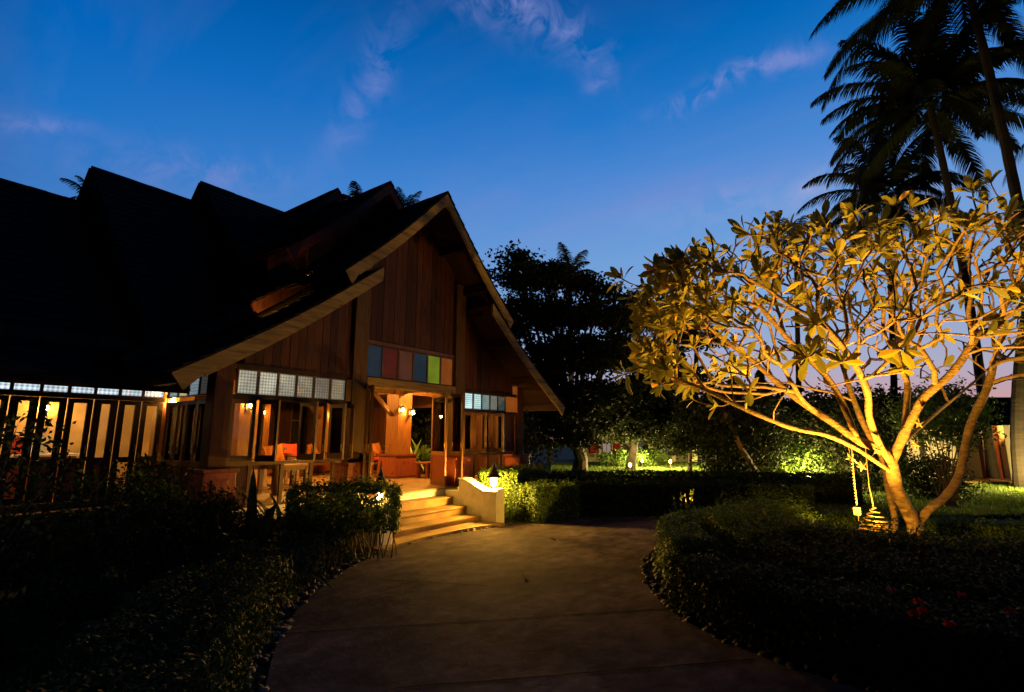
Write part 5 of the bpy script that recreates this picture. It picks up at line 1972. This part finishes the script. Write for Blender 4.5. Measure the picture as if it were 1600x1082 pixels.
# ------------------------------------------------------------------ buildings in the distance
bg1 = thing('cream_bungalow', (*G(1000, 722)[:2], 0), 'low cream bungalow with red curtained windows across the far lawn', 'bungalow')
o = G(1000, 722); fx, fy = RT, FW
def loc2(u, v, z): return o + RT * u + FW * v + Vector((0, 0, z))
def obox2(b, u0, u1, v0, v1, z0, z1):
    Mx = Matrix((RT, FW, Vector((0, 0, 1)))).transposed()
    c = loc2((u0 + u1) / 2, (v0 + v1) / 2, (z0 + z1) / 2)
    return b.obox(c, abs(u1 - u0), abs(v1 - v0), z1 - z0, Mx)
b = MB(); obox2(b, -4.2, 3.6, 0, 5, 0, 2.7); b.build('wall', mat('bungalow_render', (.52, .47, .30), .85, scale=2, var=.25), bg1)
pc = mat('pale_column', (.66, .66, .34), .8)
for a_, c_, d_ in ((.55, 1.0, -.28), (3.2, 3.9, -.6), (-4.2, -3.8, -.4)):
    b = MB(); obox2(b, a_, c_, d_, -.02, 0, 2.7); b.build('column', pc, bg1, bevel=.03)
for u, m_ in ((-3.6, 'r'), (-2.7, 'w'), (-1.9, 'r'), (-.4, 'd'), (1.6, 'd')):
    b = MB(); obox2(b, u, u + .07, -.05, -.003, .6, 2.1); obox2(b, u + .63, u + .7, -.05, -.003, .6, 2.1); obox2(b, u + .071, u + .629, -.05, -.003, 2.03, 2.1); obox2(b, u + .071, u + .629, -.05, -.003, .6, .66)
    obox2(b, u + .33, u + .36, -.05, -.003, .661, 2.029)
    f = b.build('window', M['dark'], bg1)
    b = MB(); obox2(b, u + .06, u + .64, -.03, -.008, .65, 2.04)
    b.build('pane', {'r': emit('red_lit_curtain', (.8, .05, .02), .16), 'w': emit('pale_lit_window', (.9, .65, .5), .3), 'd': emit('dim_lit_window', (.6, .5, .5), .10)}[m_], f)
b = MB()
A = [loc2(-4.9, -.8, 2.65), loc2(4.3, -.8, 2.65), loc2(4.3, 5.8, 2.65), loc2(-4.9, 5.8, 2.65), loc2(-2.5, 2.5, 4.4), loc2(2, 2.5, 4.4)]
b.add(A, [(0, 1, 5, 4), (1, 2, 5), (2, 3, 4, 5), (3, 0, 4), (3, 2, 1, 0)]); b.build('roof', M['tile'], bg1)

bg2 = thing('dark_roofed_house', (*G(1500, 752)[:2], 0), 'amber lit house with a deep dark roof behind the palm trunks at the right', 'house')
o = P(1530, 683, 21); o.z = 0
mw = mat('house_plaster', (.60, .52, .40), .8, scale=2, var=.15)
b = MB(); obox2(b, -3.2, -.1, .0, .2, 0, 2.25); obox2(b, .75, 6, .0, .2, 0, 2.25); b.build('wall', mw, bg2)
for a_ in (.15, 2.0, -3.2):
    b = MB(); obox2(b, a_, a_ + .4, -1.2, -.9, 0, 2.2); b.build('column', mw, bg2, bevel=.02)
b = MB(); obox2(b, -.1, .75, 1.8, 1.9, 0, 2.25); b.build('inner_wall', mw, bg2)
b = MB(); obox2(b, -.1, .0, -.04, .24, .0, 2.2); obox2(b, .64, .75, -.04, .24, 0, 2.2); b.build('door_frame', M['red'], bg2)
b = MB(); obox2(b, -3.4, 6, -1.5, .0, 0, .12); b.build('porch_step', M['stone'], bg2)
b = MB()
A = [loc2(-4.2, -2.0, 2.2), loc2(7, -2.0, 2.2), loc2(7, 6, 2.2), loc2(-4.2, 6, 2.2), loc2(-2.8, 2, 3.5), loc2(5, 2, 3.5)]
b.add(A, [(0, 1, 5, 4), (1, 2, 5), (2, 3, 4, 5), (3, 0, 4), (3, 2, 1, 0)]); b.build('roof', mat('blackened_thatch', (.018, .011, .007), 1.0, spec=0.0, scale=8, var=.5), bg2)
q = loc2(1.35, -.16, 1.75)
t = thing('wall_basket_lamp', q, 'woven basket wall lamp glowing on the right house wall', 'wall lamp')
MB().lathe(q, [(.06, -.14), (.16, -.05), (.2, .08), (.18, .1)], 12).build('shade', mat('woven_basket', (.5, .22, .08), .8, scale=30, var=.4), t)
MB().sphere(q + Vector((0, 0, .05)), .07, 10, 8).build('bulb', M['lant'], t)
point('basket_light', q + Vector((0, 0, .25)) - FW * .05, 120, AMBER, .05, t)
point('porch_light', loc2(.4, .9, 2.0), 200, AMBER, .08, bg2)

# ------------------------------------------------------------------ lawns
def lawn(name, region, n_, hgt, label, m='grass'):
    q = np.array(region)
    p = q
    k = len(p)
    a = rng.random(k) * 6.28
    d = np.stack([np.cos(a), np.sin(a), np.zeros(k)], 1)
    hh = hgt * (.5 + rng.random(k))
    lean = np.stack([rng.normal(size=k) * .4, rng.normal(size=k) * .4, np.ones(k)], 1) * hh[:, None]
    w = (hgt * .11 + .003)
    V = np.stack([p - d * w, p + d * w, p + lean], 1).reshape(-1, 3)
    F = np.arange(3 * k).reshape(k, 3)
    o = mesh_obj(name, V, F, M[m])
    tag(o, label, 'grass', kind='stuff')


def region(n_, xr, yr, zr=0.0):
    out = []
    while len(out) < n_:
        x, y = random.uniform(*xr), random.uniform(*yr)
        d_ = random.random()
        q = G(x, y)
        out.append((q.x, q.y, zr))
    return out


reg = []
for _ in range(85000):
    dd = 11.6 + 19 * random.random() ** 1.6
    x = random.uniform(1080, 1640)
    q = P(x, 683, dd); reg.append((q.x, q.y, 0.0))
lawn('lawn_grass', reg, 0, .10, 'short bright grass of the lit lawn behind the frangipani and along the far lamps')
reg = []
for _ in range(30000):
    dd = 17 + 18 * random.random()
    q = P(random.uniform(860, 1240), 683, dd); reg.append((q.x, q.y, 0.0))
lawn('lawn_grass', reg, 0, .12, 'grass of the far lawn before the cream bungalow')
reg = []
while len(reg) < 45000:
    x, y = random.uniform(-2.5, 2.6), random.uniform(1.5, 6.5)
    if x > .1 + (y - 1.9) * .62 or y > 6.2: continue
    reg.append((x, y, 0.0))
lawn('dark_grass', reg, 0, .06, 'dark short grass in the near left corner beside the low hedge')
reg = []
while len(reg) < 16000:
    x, y = random.uniform(8.2, 11.2), random.uniform(-2.5, 2.2)
    if (x - 8.6) ** 2 + (y) ** 2 > 7: continue
    reg.append((x, y, 0.0))
lawn('island_grass', reg, 0, .10, 'grass growing round the foot of the frangipani on the island')
reg = []
for _ in range(6000):
    q = Vector((random.uniform(8.0, 9.0), random.uniform(1.2, 2.2), .60))
    reg.append(tuple(q))

# fallen leaves on the drive and the hedges
for (x, y, z, lab) in ((1074, 966, .05, 'pale fallen leaf on the drive by the island edge'), (817, 897, .05, 'small fallen leaf in the middle of the drive'), (1135, 893, .58, 'curled dry leaf caught on the near island hedge'), (1200, 812, .70, 'upright dry leaf standing on the shaggy hedge'), (858, 843, .05, 'tiny fallen leaf on the lit part of the drive')):
    q = G(x, y, z)
    b = MB()
    frangi_leaf(b, q, Vector((random.gauss(0, 1), random.gauss(0, 1), 1.3 if 'upright' in lab else .12)).normalized(), Vector((.3, .1, 1)).normalized(), .16 if z > .1 else .12, .06)
    tag(b.build('fallen_leaf', M['deadleaf']), lab, 'leaf', 'fallen leaves')
